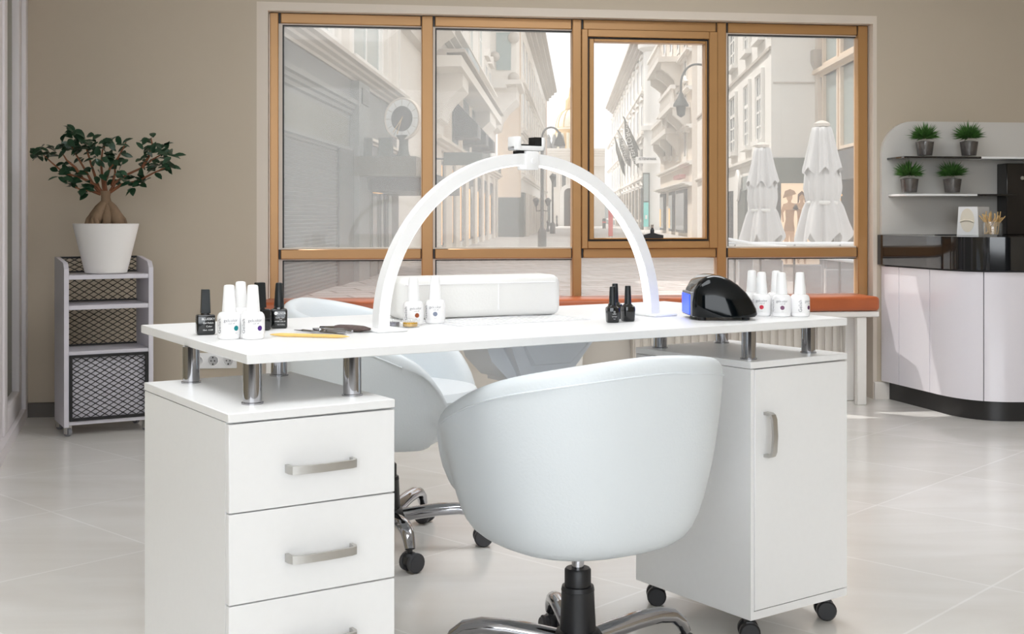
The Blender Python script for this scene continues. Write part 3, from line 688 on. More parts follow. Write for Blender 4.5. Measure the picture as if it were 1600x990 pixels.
mb = MB(); mb.rbox(cx - .045, cx + .045, -.018, .014, zt3 + .007, zt3 + .019, .003); mb.rbox(cx - .045, cx - .033, -.03, .014, zt3 + .007, zt3 + .040, .003); mb.rbox(cx + .035, cx + .045, -.018, .014, zt3 + .007, zt3 + .040, .003)
ph = obj('phone_holder', mb, 'white_plastic', al)
mb = MB(); mb.box(cx - .033, cx + .035, -.0165, .012, zt3 + .019, zt3 + .022); mb.box(cx + .016, cx + .035, -.0165, .012, zt3 + .022, zt3 + .040); mb.box(cx - .033, cx - .031, -.0165, .012, zt3 + .022, zt3 + .038); mb.box(cx - .03, cx - .0135, -.012, .012, zt3 - .001, zt3 + .006); obj('rubber_grip', mb, 'black_gasket', ph)
# curing lamp
ul = dk(1083, 500.5); uw = .1655
uv = thing('curing_lamp', 'glossy black dome nail lamp glowing blue inside at the table end', 'lamp', (ul.x, ul.y + .0, ZS), R(3))
prof = [(0, .010), (.0, .045), (.005, .074), (.017, .095), (.033, .107), (.052, .112), (.072, .110), (.094, .102), (.115, .088), (.134, .071), (.151, .049), (.162, .028), (.165, .014), (.160, .008), (.003, .008)]
def ring_y(y, k): 
    cxx, czz = .08, .008
    return [(cxx + (x - cxx) * k, y, czz + (z - czz) * k) for x, z in prof]
mb = MB(); mb.loft([ring_y(-.022, .12), ring_y(-.0205, .35), ring_y(-.017, .58), ring_y(-.011, .78), ring_y(-.004, .91), ring_y(.002, .96), ring_y(.010, .99), ring_y(.02, 1), ring_y(.115, 1), ring_y(.128, .98), ring_y(.134, .9)]); obj('housing', mb, 'black_gloss', uv, 50)
mb = MB(); mb.rbox(-.004, .006, .012, .122, .009, .069, .003); o = obj('opening_frame', mb, 'grey_plastic', uv)
mb = MB(); mb.rbox(-.006, -.003, .018, .116, .013, .063, .001, 1); obj('light_panel', mb, 'uv_blue', o)
mb = MB()
for x, y in ((.025, .012), (.135, .012), (.025, .115), (.135, .115)): mb.lathe([(.010, 0), (.011, .008), (.009, .0095)], 14, (x, y, 0))
obj('rubber_feet', mb, 'black_plastic', uv)
mb = MB(); mb.rbox(.002, .158, .004, .128, .0078, .0092, .0005, 1); obj('base_rim', mb, 'brushed_metal', uv)

# bottles
def white_bottle(swatch=None, sw_at=.0, text_at=.0, vert=True, ink=True):
    t = thing('polish_bottle', '', 'bottle')
    rb = .0250
    mb = MB(); mb.lathe([(.001, 0), (.0215, 0), (.0235, .002), (rb - .001, .004), (rb - .0012, .0095), (rb, .011), (rb, .0455), (rb - .0015, .051), (.020, .0555), (.0155, .057), (.001, .057)], 36, cap=False); obj('bottle_body', mb, 'bottle_white', t)
    mb = MB(); mb.lathe([(.001, .0572), (.0148, .0572), (.0150, .059), (.0112, .110), (.0100, .1128), (.006, .1138), (.001, .114)], 28, cap=False); obj('cap', mb, 'cap_white', t)
    if ink:
        mb = MB(); R2 = rb + .0003
        Mx = lambda a, z: Matrix.Translation((a * R2, 0, z))
        text_mb(mb, 'gelcolor', .0092, R2, Mx(text_at, .040)); text_mb(mb, 'soak off', .0042, R2, Mx(text_at + .05, .0335)); text_mb(mb, '15 ml', .0026, R2, Mx(sw_at, .0135))
        if vert: text_mb(mb, 'Gelish', .0125, R2, Mx(text_at - 1.05, .028) @ Matrix.Rotation(R(-90), 4, 'Y'))
        obj('lettering', mb, 'ink_grey', t, 180)
    if swatch:
        mb = MB(); R2 = rb + .0004
        n_ = 20; vs = [(0, 0)] + [(.0055 * math.cos(2 * math.pi * i / n_), .0055 * math.sin(2 * math.pi * i / n_)) for i in range(n_)]
        vs3 = [(math.sin((sw_at * R2 + x) / R2) * R2, -math.cos((sw_at * R2 + x) / R2) * R2, .0235 + y) for x, y in vs]
        mb.add(vs3, [(0, 1 + i, 1 + (i + 1) % n_) for i in range(n_)]); obj('colour_swatch', mb, swatch, t)
    return t
def face(o, turn=0.): o.rotation_euler.z = -math.atan2(o.location.x, o.location.y) + turn   # label side toward the eye
def put(o, p, label, group, turn=0., s=1.):
    o.location = (p.x, p.y, ZS); face(o, turn); o.scale = (s, s, s); return tag(o, label, 'bottle', group)
GW = 'white polish bottles on the table'
put(white_bottle('swatch_teal', .62, .15), dk(358, 529), 'white polish bottle with a teal dot beside the square black bottle', GW)
put(white_bottle('swatch_violet', .62, .2), dk(395, 529), 'white polish bottle with a violet dot at the front left of the table', GW)
put(white_bottle(), dk(376, 519.5), 'white polish bottle hidden behind the teal and violet dotted bottles', GW, 1.5)
put(white_bottle('swatch_copper', .35, .25), dk(646, 507), 'white polish bottle with a copper dot behind the gold glitter jar', GW)
put(white_bottle('swatch_steel', .0, .0), dk(680, 504.5), 'white polish bottle with a grey dot in front of the hand rest', GW)
put(white_bottle(ink=False), dk(1175, 488.5), 'plain white polish bottle half hidden by the black dome lamp', GW)
put(white_bottle('swatch_red', .0, .0), dk(1190, 493), 'white polish bottle with a red dot beside the black dome lamp', GW)
put(white_bottle(), dk(1213, 489.5), 'white polish bottle behind the plum dotted bottle at the table end', GW, 1.4)
put(white_bottle('swatch_plum', .1, .05), dk(1221, 494), 'white polish bottle with a plum dot between two white bottles', GW)
put(white_bottle('swatch_dark', 1.05, 1.1), dk(1250, 494), 'white polish bottle nearest the right end of the table', GW)
def black_bottle(kind, lines=None, dot=False):
    t = thing('polish_bottle', '', 'bottle')
    if kind == 'square':
        mb = MB(); mb.rbox(-.020, .020, -.014, .014, 0, .044, .0045, 3); mb.lathe([(.011, .043), (.010, .047)], 20); obj('bottle_body', mb, 'bottle_black', t)
        mb = MB(); mb.loft([[(x * q, y * q, z) for x, y in ((-1, -1), (1, -1), (1, 1), (-1, 1))] for q, z in ((.0098, .047), (.0098, .0475), (.0082, .097), (.0076, .0985))]); obj('cap', mb, 'cap_black', t)
        yf = -.0143
    elif kind == 'tall':
        mb = MB(); mb.rbox(-.019, .019, -.014, .014, 0, .045, .005, 3); mb.lathe([(.014, .044), (.011, .049)], 20); obj('bottle_body', mb, 'bottle_black', t)
        mb = MB(); mb.lathe([(.001, .049), (.0115, .049), (.0118, .051), (.0078, .103), (.006, .105), (.001, .1052)], 24, cap=False); obj('cap', mb, 'cap_black', t)
        yf = -.0143
    else:
        mb = MB(); mb.loft([[(sx * math.copysign(abs(math.cos(b)) ** .6, math.cos(b)), sx * math.copysign(abs(math.sin(b)) ** .6, math.sin(b)), z) for b in [2 * math.pi * j / 28 for j in range(28)]] for sx, z in ((.0135, 0), (.015, .002), (.0165, .030), (.0155, .036), (.010, .040), (.009, .042))]); obj('bottle_body', mb, 'bottle_black', t)
        mb = MB(); mb.lathe([(.001, .042), (.0088, .042), (.0088, .044), (.0072, .085), (.0062, .0872), (.001, .0875)], 20, cap=False); obj('cap', mb, 'cap_black', t)
        yf = -.0168
    if lines:
        mb = MB()
        for body, size, x, z in lines: text_mb(mb, body, size, None, Matrix.Translation((x, yf, z)))
        if dot: mb.add([(-.007 + .004 * math.cos(a), yf, .035 + .004 * math.sin(a)) for a in [2 * math.pi * i / 18 for i in range(18)]], [tuple(range(18))])
        obj('lettering', mb, 'ink_white', t, 180)
    return t
GB = 'black polish bottles on the table'
put(black_bottle('square', (('BLUESKY', .0072, .004, .0345), ('Gel Polish', .0055, .004, .026), ('Color', .0055, .006, .0185), ('10ml . 0.33fl', .0045, .003, .0105))), dk(321, 522.5), 'square black polish bottle at the left end of the table', GB, .15)
put(black_bottle('square'), dk(406, 516), 'square black polish bottle peeking out behind the white bottles', GB, .5, 1.1)
put(black_bottle('tall', (('R.NOK', .0065, .006, .035), ('Color Gel', .0048, .002, .025), ('Nail', .0036, .004, .0205), ('UV/LED soak off', .0036, .002, .0165), ('10ml 0.33oz', .0036, .004, .009)), True), dk(436, 512.5), 'black polish bottle with a white round emblem beside the gold stick', GB, .0)
put(black_bottle('round', (('O', .006, 0, .026), ('nailac', .0042, 0, .0215), ('hybrid gel', .0032, 0, .015), ('7 ml', .003, 0, .009))), dk(957, 503.5), 'small black polish bottle with lettering near the arch foot', GB, .3)
put(black_bottle('round'), dk(961, 498), 'small black polish bottle directly behind the lettered small one', GB, .5, 1.02)
put(black_bottle('round'), dk(981, 501.5), 'small plain black polish bottle closest to the right arch foot', GB, .5)
# glitter jars
for px, py, m_, lab in ((613, 510.5, 'glitter_silver', 'tiny clear jar of silver glitter at the left arch foot'), (641, 511, 'glitter_gold', 'tiny clear jar of gold glitter in front of the white bottles')):
    p = dk(px, py); t = thing('glitter_jar', lab, 'jar', (p.x, p.y, ZS), 0, 'glitter jars')
    k = .0205
    mb = MB(); mb.lathe([(.001, 0), (k, 0), (k + .001, .0015), (k + .001, .0085), (k - .003, .0088), (k - .003, .002), (.001, .0016)], 28, cap=False); obj('jar_body', mb, 'clear_glass', t)
    mb = MB(); mb.lathe([(k - .0035, .0022), (k - .0035, .011), (.001, .0116)], 24); obj('glitter', mb, m_, t)
    mb = MB(); mb.lathe([(k + .0015, .0119), (k + .0015, .018), (k + .0005, .019), (.001, .019), (.001, .0118), (k, .0118)], 28, cap=False); obj('lid', mb, 'clear_glass', t)
# tools
def lay(name, label, cat, a, b):
    p, q = dk(*a), dk(*b); return thing(name, label, cat, (p.x, p.y, ZS), math.atan2(q.y - p.y, q.x - p.x)), (q - p).length
t, l = lay('cuticle_stick', 'golden wooden cuticle stick lying at the front of the table', 'stick', (422, 525.5), (546, 529))
mb = MB(); mb.loft([[(x, y * math.cos(b), .0042 + h_ * math.sin(b)) for b in [2 * math.pi * j / 10 for j in range(10)]] for x, y, h_ in ((0, .001, .0008), (.006, .004, .002), (.022, .005, .0036), (.028, .0036, .004), (l * .5, .0036, .004), (l - .028, .0034, .004), (l - .014, .003, .003), (l, .0012, .0006))]); obj('stick', mb, mat('gold_wood', (226, 190, 112), .4, noise=.1, scale=40), t)
t, l = lay('cuticle_pusher', 'slim silver cuticle pusher lying behind the golden stick', 'tool', (461, 518), (540, 525.5))
mb = MB(); mb.loft([[(x, y * math.cos(b), .0038 + h_ * math.sin(b)) for b in [2 * math.pi * j / 8 for j in range(8)]] for x, y, h_ in ((0, .004, .0008), (.012, .0042, .0012), (.02, .0016, .0016), (.028, .003, .003), (l - .03, .003, .003), (l - .02, .0015, .0016), (l, .0035, .0008))]); obj('rod', mb, 'chrome', t)
t, l = lay('nail_nippers', 'chrome cuticle nippers with spread handles on the table', 'nippers', (494, 519.5), (545, 522))
mb = MB(); mb.ball((.008, 0, .006), .008, 12, 8, 1.3, .9, .6); mb.prism([(-.010, 0), (0, -.007), (.012, -.008), (.02, 0), (.012, .008), (0, .007)], .001, .010); obj('jaw', mb, 'chrome', t)
for s_ in (-1, 1):
    mb = MB(); mb.tube([(.014, s_ * .004, .005), (.03, s_ * .016, .006), (.05, s_ * .022, .006), (l, s_ * .014, .005)], [.003, .004, .0045, .003], 8); obj('handle', mb, 'chrome', t)
t, l = lay('dusting_brush', 'dark oval bristled dusting brush beside the left arch foot', 'brush', (519, 516), (577, 519.5))
mb = MB(); mb.tube([(-.035, 0, .005), (.01, 0, .006)], [.003, .0045], 8); obj('handle', mb, 'chrome', t)
mb = MB(); mb.loft([[(x, y * math.cos(b), .0075 + h_ * math.sin(b)) for b in [2 * math.pi * j / 14 for j in range(14)]] for x, y, h_ in ((.008, .004, .004), (.02, .016, .0065), (l * .5, .022, .0072), (l * .8, .018, .0065), (l, .006, .003))]); obj('bristles', mb, mat('bristle', (92, 78, 74), .9, noise=.5, scale=200), t)
#EXTERIOR#
# ================================================================== THE STREET OUTSIDE
ZG = -.6; VPX = 882; SD = (VPX - 800) / F
sd = Vector((SD, 1, 0)).normalized(); sr = Vector((sd.y, -sd.x, 0))
mat('stone_pale', (228, 222, 214), .85, noise=.06, scale=1.2)
mat('stone_warm', (218, 206, 192), .85, noise=.06, scale=1.5)
mat('stone_white', (232, 229, 224), .85, noise=.03, scale=.8)
mat('stone_beige', (226, 206, 184), .85, noise=.03, scale=.6)
mat('stone_grey', (186, 178, 168), .85, noise=.06, scale=1.5)  # greyer stone tone for cornices, eaves and small trim
mat('render_grey', (108, 111, 109), .7, noise=.05, scale=1)
mat('shop_dark', (52, 55, 55), .5, noise=.1, scale=2)
mat('shop_green', (76, 84, 78), .5, noise=.06, scale=2)
mat('shutter_grey', (108, 111, 110), .45)
mat('far_glass', (84, 92, 94), .12)
mat('pale_glass', (150, 164, 162), .12)
mat('frame_white', (240, 238, 234), .6)
mat('warm_light', (255, 190, 110), .6, emit=.55)
mat('roof_grey', (140, 140, 138), .7)
mat('dome_cream', (232, 228, 208), .7, noise=.05, scale=.5)
mat('dome_gold', (222, 188, 136), .6, noise=.25, scale=.6)
mat('lamp_iron', (66, 70, 69), .5)
mat('canvas_white', (182, 181, 180), .85)
mat('turquoise', (110, 214, 206), .5)
mat('flag_dark', (112, 112, 104), .8); mat('flag_pale', (205, 204, 200), .8)
mat('red_sign', (206, 60, 52), .5); mat('rose_sign', (176, 118, 112), .6)
mat('clock_face', (238, 240, 238), .4)
mat('skin_print', (232, 184, 138), .6, noise=.12, scale=3); mat('hair_print', (128, 88, 60), .7); mat('cloth_print', (196, 148, 100), .7, noise=.3, scale=6)
mat('poster_lit', (255, 226, 192), .6, emit=.6)
mat('cafe_grey', (98, 99, 101), .6); mat('metal_light', (200, 202, 204), .35, .5)
mix_glass('screen_glass', (150, 152, 154), .76, .04)
mb = MB(); mb.box(-40, 60, 7.6, 420, ZG - .3, ZG); o = struct('street_paving', mb, 'street_paving')
o['category'] = 'street'

class Bld:
    """one street building: local x along its front, z up from the street, outward = -y"""
    def __init__(s, name, label, cat, org, ang, group=None):
        s.r = thing(name, label, cat, (org[0], org[1], ZG), ang, group)
    def mb(s): return MB()
    def add(s, part, mb, m, parent=None): return obj(part, mb, m, parent or s.r)
    def box(s, part, u0, u1, z0, z1, o0, o1, m, parent=None):
        mb = MB(); mb.box(u0, u1, -o1, -o0, z0, z1); return s.add(part, mb, m, parent)
    def cornice(s, part, u0, u1, z0, z1, out, m, steps=3):
        pts = [(0, z0)]
        for i in range(steps):
            a = out * (i + 1) / steps; pts += [(-a, z0 + (z1 - z0) * i / steps), (-a, z0 + (z1 - z0) * (i + .8) / steps)]
        pts += [(-out, z1), (0, z1 + .02)]
        mb = MB(); mb.prism(pts, u0, u1, 'x'); return s.add(part, mb, m)
    def win(s, u0, u1, z0, z1, m='stone_pale', g='far_glass', fw=.16, sill=True, hood=0, cross=True, out=.14, bars=None):
        mb = MB(); 
        for q in ((u0 - fw, u0, z0, z1), (u1, u1 + fw, z0, z1), (u0 - fw, u1 + fw, z1, z1 + fw)): mb.box(q[0], q[1], -out, .02, q[2], q[3])
        if sill: mb.box(u0 - fw * 1.4, u1 + fw * 1.4, -max(.16, out * 2), .02, z0 - fw, z0)
        else: mb.box(u0 - fw, u1 + fw, -out, .02, z0 - fw * .6, z0)
        if hood == 1: mb.box(u0 - fw * 1.6, u1 + fw * 1.6, -max(.3, out * 2.6), .02, z1 + fw * 1.5, z1 + fw * 2.3)
        if hood == 2: mb.prism([(u0 - fw * 1.8, z1 + fw * 1.5), (u1 + fw * 1.8, z1 + fw * 1.5), ((u0 + u1) / 2, z1 + fw * 1.5 + (u1 - u0) * .32)], -max(.3, out * 2.6), .02, 'y')
        w_ = s.add('window', mb, m)
        mb = MB(); mb.box(u0, u1, -.035, .01, z0, z1); s.add('pane', mb, g, w_)
        if cross:
            mb = MB(); t = min(.06, (u1 - u0) * .07); um = (u0 + u1) / 2; zt = z0 + (z1 - z0) * .66
            for q in ((um - t, um + t, z0, z1), (u0, u0 + t * 1.4, z0, z1), (u1 - t * 1.4, u1, z0, z1), (u0, u1, zt - t, zt + t), (u0, u1, z1 - t, z1), (u0, u1, z0, z0 + t)): mb.box(q[0], q[1], -.075, -.02, q[2], q[3])
            if bars:
                for i in range(1, bars): zz_ = z0 + (zt - z0) * i / bars; mb.box(u0, u1, -.06, -.02, zz_ - t * .5, zz_ + t * .5)
            s.add('sash', mb, 'frame_white', w_)
        return w_
    def arch(s, u0, u1, z0, zs, m, g, out=.2, fw=.3, part='arched_window'):
        c, r0 = (u0 + u1) / 2, (u1 - u0) / 2
        arc = [(c + r0 * math.cos(R(a)), zs + r0 * math.sin(R(a))) for a in range(0, 181, 15)]
        ar2 = [(c + (r0 + fw) * math.cos(R(a)), zs + (r0 + fw) * math.sin(R(a))) for a in range(0, 181, 15)]
        inn = [(u1, z0)] + arc + [(u0, z0)]; ou = [(u1 + fw, z0)] + ar2 + [(u0 - fw, z0)]
        mb = MB(); mb.loft([[(q[0], y, q[1]) for y, q in ((-out, a), (-out, b), (.02, b), (.02, a))] for a, b in zip(inn, ou)]); w_ = s.add(part, mb, m)
        mb = MB(); mb.prism(inn, -out + .03, .01, 'y'); s.add('pane', mb, g, w_); return w_
    def corbel(s, u0, u1, z0, z1, out, m, part='corbel'):
        pts = [(0, z0), (-out * .25, z0 + (z1 - z0) * .05), (-out * .35, z0 + (z1 - z0) * .3), (-out * .6, z0 + (z1 - z0) * .5), (-out, z0 + (z1 - z0) * .72), (-out, z1), (0, z1)]
        mb = MB(); mb.prism(pts, u0, u1, 'x'); return s.add(part, mb, m)
def left_b(name, label, a, t0, group=None):
    o = sd * t0 + sr * a; return Bld(name, label, 'building', (o.x, o.y), math.atan2(sd.y, sd.x), group)
def right_b(name, label, a, t1):
    o = sd * t1 + sr * a; return Bld(name, label, 'building', (o.x, o.y), math.atan2(-sd.y, -sd.x))
def tl(px, a): return F * a / (px - VPX)
def zz(py, t): return 1.65 + (CY - py) * t / F

# ---- left: dark shop front with roller shutter, pale wall above
AL = -5.5; T0 = 21.0
A = left_b('shop_building', 'grey shop building with a roller shutter nearest on the street\'s left', AL, T0)
u = lambda px: tl(px, AL) - T0
uE = u(616)
A.box('wall', 0, uE, 0, 15, -8, 0, 'stone_white')
A.box('shopfront', 0, uE, 0, 5.1, 0, .06, 'render_grey')
A.cornice('cornice', 0, uE, 5.12, 5.5, .5, 'stone_grey', 4)
A.box('fascia', 0, u(541), 4.58, 5.1, .06, .1, mat('fascia_grey', (92, 95, 98), .5))
A.cornice('moulding', 0, u(541), 4.12, 4.58, .28, 'shutter_grey', 4)
A.box('sign_panel', 0, u(534), 3.35, 4.1, .06, .12, mat('sign_olive', (96, 97, 88), .5))
A.cornice('moulding', 0, u(537), 3.22, 3.36, .2, 'shutter_grey', 2)
mb = MB(); n = 40
for i in range(n):
    z0 = 3.2 * i / n; z1 = 3.2 * (i + 1) / n; mb.add([(0, -.07, z0), (u(518), -.07, z0), (u(518), -.12, z0 + .06), (0, -.12, z0 + .06), (u(518), -.08, z1), (0, -.08, z1)], [(0, 1, 2, 3), (3, 2, 4, 5)])
A.add('roller_shutter', mb, 'shutter_grey')
A.box('jamb', u(518), u(541), 0, 3.35, .05, .16, mat('jamb_grey', (62, 66, 65), .5))
A.box('pilaster', u(541), u(559), 0, 5.1, .05, .3, mat('pilaster_grey', (120, 124, 122), .6))
A.box('vent', u(545), u(556), 4.55, 4.95, .3, .33, 'shop_dark')
A.box('panel', u(559), u(571), 4.25, 5.05, .06, .1, 'shop_green')
A.cornice('ledge', u(559), uE, 3.65, 3.8, .25, 'stone_warm', 2)
A.box('entrance', u(559), uE, 0, 2.9, .06, .12, 'shop_dark')
for a_, b_ in ((566, 578), (580, 588), (592, 602)):
    d_ = A.box('door', u(a_), u(b_), 0, 2.5, .12, .2, 'shop_green'); A.box('glass', u(a_) + .3, u(b_) - .3, .4, 2.3, .2, .22, 'far_glass', d_)
A.box('shop_light', u(570), u(575), 2.3, 2.5, .2, .3, 'warm_light'); A.box('shop_light', u(577), u(580), 2.3, 2.5, .2, .3, 'warm_light')
for a_, b_ in ((474, 507), (543, 588), (614, 616)): A.win(u(a_), u(b_), 5.75, 13.5, 'stone_white', 'pale_glass', .35, cross=True)
for a_ in (512, 530, 594, 606): A.box('pilaster', u(a_), u(a_ + 5), 5.55, 15, 0, .22, 'stone_pale')
t = tl(547, AL); zc0, zc1 = zz(276, t), zz(245, t)
A.box('canopy', u(541), u(556), zc0, zc1, .02, 1.75, mat('canopy_grey', (84, 82, 70), .35))
A.box('canopy', u(556), uE, zc0 - .35, zc0 + .1, .02, 2.1, 'shop_dark')
# boxes and clock that stand on the canopy
def local_pt(B, uu, out, z): return B.r.matrix_basis @ Vector((uu, -out, z))
for k, (px, wd, lab) in enumerate(((571, .36, 'left dark equipment box on the shop canopy'), (603, .36, 'right dark equipment box on the shop canopy beside the clock'))):
    P = at(px, 245, t + .5); q = thing('equipment_box', lab, 'box', (P.x, P.y, ZG + zc1 + .003), 0)
    mb = MB(); mb.rbox(-wd / 2, wd / 2, -.12, .12, 0, .52, .01, 1); obj('case', mb, 'shop_green', q)
    mb = MB()
    for i in range(7): mb.box(wd / 2 - .02, wd / 2 + .012, -.1, .1, .06 + i * .06, .09 + i * .06)
    obj('louvre', mb, 'shutter_grey', q)
P = at(630, 245, t + .6)
ck = thing('street_clock', 'large round white street clock on the shop canopy', 'clock', (P.x, P.y, ZG + zc1 + .003), R(-28))
cr = .53; cz = 1.02
mb = MB(); mb.tube([(0, 0, 0), (0, .02, .2), (0, .03, .45), (0, .02, .6)], [.2, .13, .12, .2], 14); obj('stand', mb, 'shop_green', ck)
FM = Matrix.Translation((0, 0, cz)) @ Matrix.Rotation(R(90), 4, 'X')
mb = MB(FM); mb.lathe([(.001, -.08), (cr, -.08), (cr + .02, -.06), (cr + .02, .07), (cr, .08), (cr - .03, .06), (.001, .06)], 48, cap=False); obj('case', mb, 'stone_warm', ck)
mb = MB(FM); mb.lathe([(.001, .061), (cr - .03, .061), (cr - .03, .064), (.001, .064)], 48, cap=False); fc = obj('dial', mb, 'clock_face', ck)
mb = MB(FM); mb.lathe([(.001, .065), (.33, .065), (.33, .069), (.001, .069)], 40, cap=False); obj('dial_centre', mb, 'shop_dark', fc)
mb = MB(FM)
for i in range(12): mb.box(-.009, .009, .35, .49, .0645, .069, Matrix.Rotation(i * math.pi / 6, 4, 'Z'))
obj('hour_marks', mb, 'stone_grey', fc)
for l, a in ((.42, R(-200)), (.44, R(-218))):
    mb = MB(FM); mb.box(-.012, .012, -.05, l, .070, .075, Matrix.Rotation(a + math.pi * 2, 4, 'Z')); obj('hand', mb, 'dome_gold', ck)

# ---- left: ornate pale building with balcony
T0 = tl(617, AL)
B = left_b('ornate_building', 'ornate pale stone building with heavy balcony on the street\'s left', AL, T0)
u = lambda px: tl(px, AL) - T0
uE = 99.3 - T0
B.box('wall', 0, uE, 0, 26, -8, 0, 'stone_pale')
B.box('balcony_slab', u(668), u(752), 7.7, 8.15, 0, 1.35, 'stone_pale')
B.cornice('balcony_edge', u(668), u(752), 8.15, 8.4, 1.5, 'stone_grey', 2)
B.corbel(u(678), u(690), 5.7, 7.7, 1.2, 'stone_pale'); B.corbel(u(733), u(745), 5.7, 7.7, 1.2, 'stone_pale')
B.cornice('upper_ledge', u(680), u(757), 9.6, 9.95, .9, 'stone_pale', 3)
B.box('parapet', u(690), u(712), 8.4, 9.2, .8, 1.2, mat('zinc', (176, 186, 190), .5))
B.cornice('upper_bay', 0, u(678), 9.3, 9.9, 1.3, 'stone_pale', 3); B.corbel(.3, u(668), 7.9, 9.3, 1.1, 'stone_pale')
B.box('bay', .2, u(676), 9.9, 18, 0, .9, 'stone_pale')
for a_ in (694, 712, 727):
    w_ = B.arch(u(a_), u(a_) + 3.6 * (1 if a_ < 700 else 1.35), 4.95, 6.3, 'stone_warm', 'shop_green', .35, .35)
    mb = MB(); mb.prism([(-.36, 7.1), (-1.5, 5.9), (-1.5, 5.3), (-.36, 5.3)], u(a_) + .4, u(a_) + 2.6, 'x')
    aw = B.add('awning', mb, 'shop_dark', w_)
B.cornice('shop_cornice', u(668), uE, 4.55, 4.95, .55, 'stone_warm', 3)
pxs = [(672, 682), (690, 700), (706, 713), (722, 727), (737, 741), (749, 752), (758, 761), (768, 770), (773, 774.4)]
for a_, b_ in pxs: B.box('pier', u(a_), u(b_), 0, 4.55, 0, .2, 'stone_warm')
for (a_, b_), (c_, d_) in zip(pxs[:-1], pxs[1:]):
    f_ = B.box('shop_window', u(b_) + .08, u(c_) - .08, .35, 4.1, .03, .1, 'shop_dark')
    if b_ < 705: B.box('lit_display', u(b_) + .12, u(b_) + .12 + (u(c_) - u(b_)) * .45, .4, 3.9, .1, .13, 'warm_light', f_)
    else: B.box('lit_display', u(b_) + .12, u(b_) + .12 + (u(c_) - u(b_)) * .35, .4, 3.2, .1, .13, 'warm_light', f_)
    B.box('pane', u(b_) + .12 + (u(c_) - u(b_)) * .5, u(c_) - .12, .5, 3.4, .1, .12, 'far_glass', f_)
for a_ in (688, 702, 716, 733, 748): B.win(u(a_), u(a_) + 1.9, 10.9, 14.2, 'stone_pale', 'pale_glass', .3, hood=2, out=.06)
for a_ in (757, 763): B.win(u(a_), u(a_) + 2.2, 9.3, 12.2, 'stone_pale', 'far_glass', .3, hood=2, out=.06)
B.box('oriel', u(767), uE, 11.4, 24, 0, 1.9, 'stone_pale'); B.corbel(u(768), uE - .4, 8.2, 11.4, 1.9, 'stone_pale', 'oriel_corbel')
B.cornice('oriel_ledge', u(766), uE, 11.2, 11.8, 2.3, 'stone_pale', 2); B.cornice('oriel_ledge', u(766), uE, 16.6, 17.2, 2.3, 'stone_pale', 2)
for k in range(3):
    mb = MB(); mb.box(u(767) - .12, u(767) - .02, -1.5, -.4, 12.6 + k * 4.6, 15.4 + k * 4.6); B.add('oriel_window', mb, 'pale_glass')
    mb = MB(); mb.ball((u(767) - .1, -1.7, 12 + k * 3), .45, 10, 6); mb.ball((u(767) - .1, -.3, 13.6 + k * 3), .4, 10, 6); B.add('relief', mb, 'stone_grey')
B.box('shop_fascia', u(741), u(773), 4.95, 6.2, .3, .5, 'shop_green'); B.box('fascia_sign', u(754), u(766), 5.0, 6.1, .5, .6, 'frame_white')
P = at(693, 258, 50); hs = thing('hanging_sign', 'blank grey-green sign box hung across the left pavement', 'sign', (P.x, P.y, P.z), 0)
mb = MB(); wd = 62 * 50 / F; hh = 20 * 50 / F; mb.rbox(0, wd, -.08, .08, 0, hh, .02, 1); obj('board', mb, 'shop_green', hs)
mb = MB(); mb.tube([(-.9, 0, hh * .5), (.02, 0, hh * .5)], .04, 6); obj('bracket', mb, 'lamp_iron', hs)

# ---- beige corner house further on
X0, Y0 = (791 - 800) / F * 97, 97.; X1 = (814 - 800) / F * 100
Xf, Yf = (853 - 800) * 171 / F, 171.
ang = math.atan2(Yf - 100, Xf - X1); lf = math.hypot(Yf - 100, Xf - X1)
Cb = Bld('corner_building', 'tall beige house with a plain gable beyond the ornate one', 'building', (X1, 100), ang)
hC = 19.2
Cb.box('wall', 0, lf, 0, hC, -1.6, 0, 'stone_white'); 
mb = MB(); mb.box(-.05, 0, .0, 1.9, 3.2, hC + 1); Cb.add('gable_wall', mb, 'stone_beige'); mb = MB(); mb.box(-.06, 0, 0, 1.9, 0, 3.2); Cb.add('gable_shop', mb, 'shop_green')
Cb.cornice('eaves', -.4, lf + .5, hC - 1.5, hC, 1.5, 'stone_grey', 4)
mb = MB(); mb.prism([(.0, hC), (1.5, hC), (1.5, hC + 1.2)], 0, lf, 'x'); Cb.add('roof', mb, 'roof_grey')
for k, (z0, z1) in enumerate(((5.6, 8.0), (9.3, 12.0), (13.2, 16.2))):
    for j in range(11): Cb.win(2 + j * 6.2, 4.6 + j * 6.2, z0, z1, 'stone_pale', 'far_glass', .35, hood=1 if k < 2 else 0, cross=False, out=.07)
    Cb.cornice('string_course', 0, lf, z0 - .9, z0 - .5, .3, 'stone_pale', 2)
Cb.box('shopfront', 0, lf, 0, 3.6, 0, .25, 'shop_green')
for j in range(9): Cb.box('shop_pier', 3 + j * 7.2, 4.2 + j * 7.2, 0, 3.6, .25, .5, 'stone_warm')
Db = Bld('pink_house', 'narrow pinkish house end between the beige house and the dome', 'building', ((850 - 800) * 176 / F, 176), ang)
Db.box('wall', 0, 8, 0, zz(150, 176), -1.0, .2, mat('stone_pink', (206, 178, 160), .85)); Db.box('roof', -.1, 8, zz(150, 176), zz(142, 176), -1, .5, 'roof_grey')
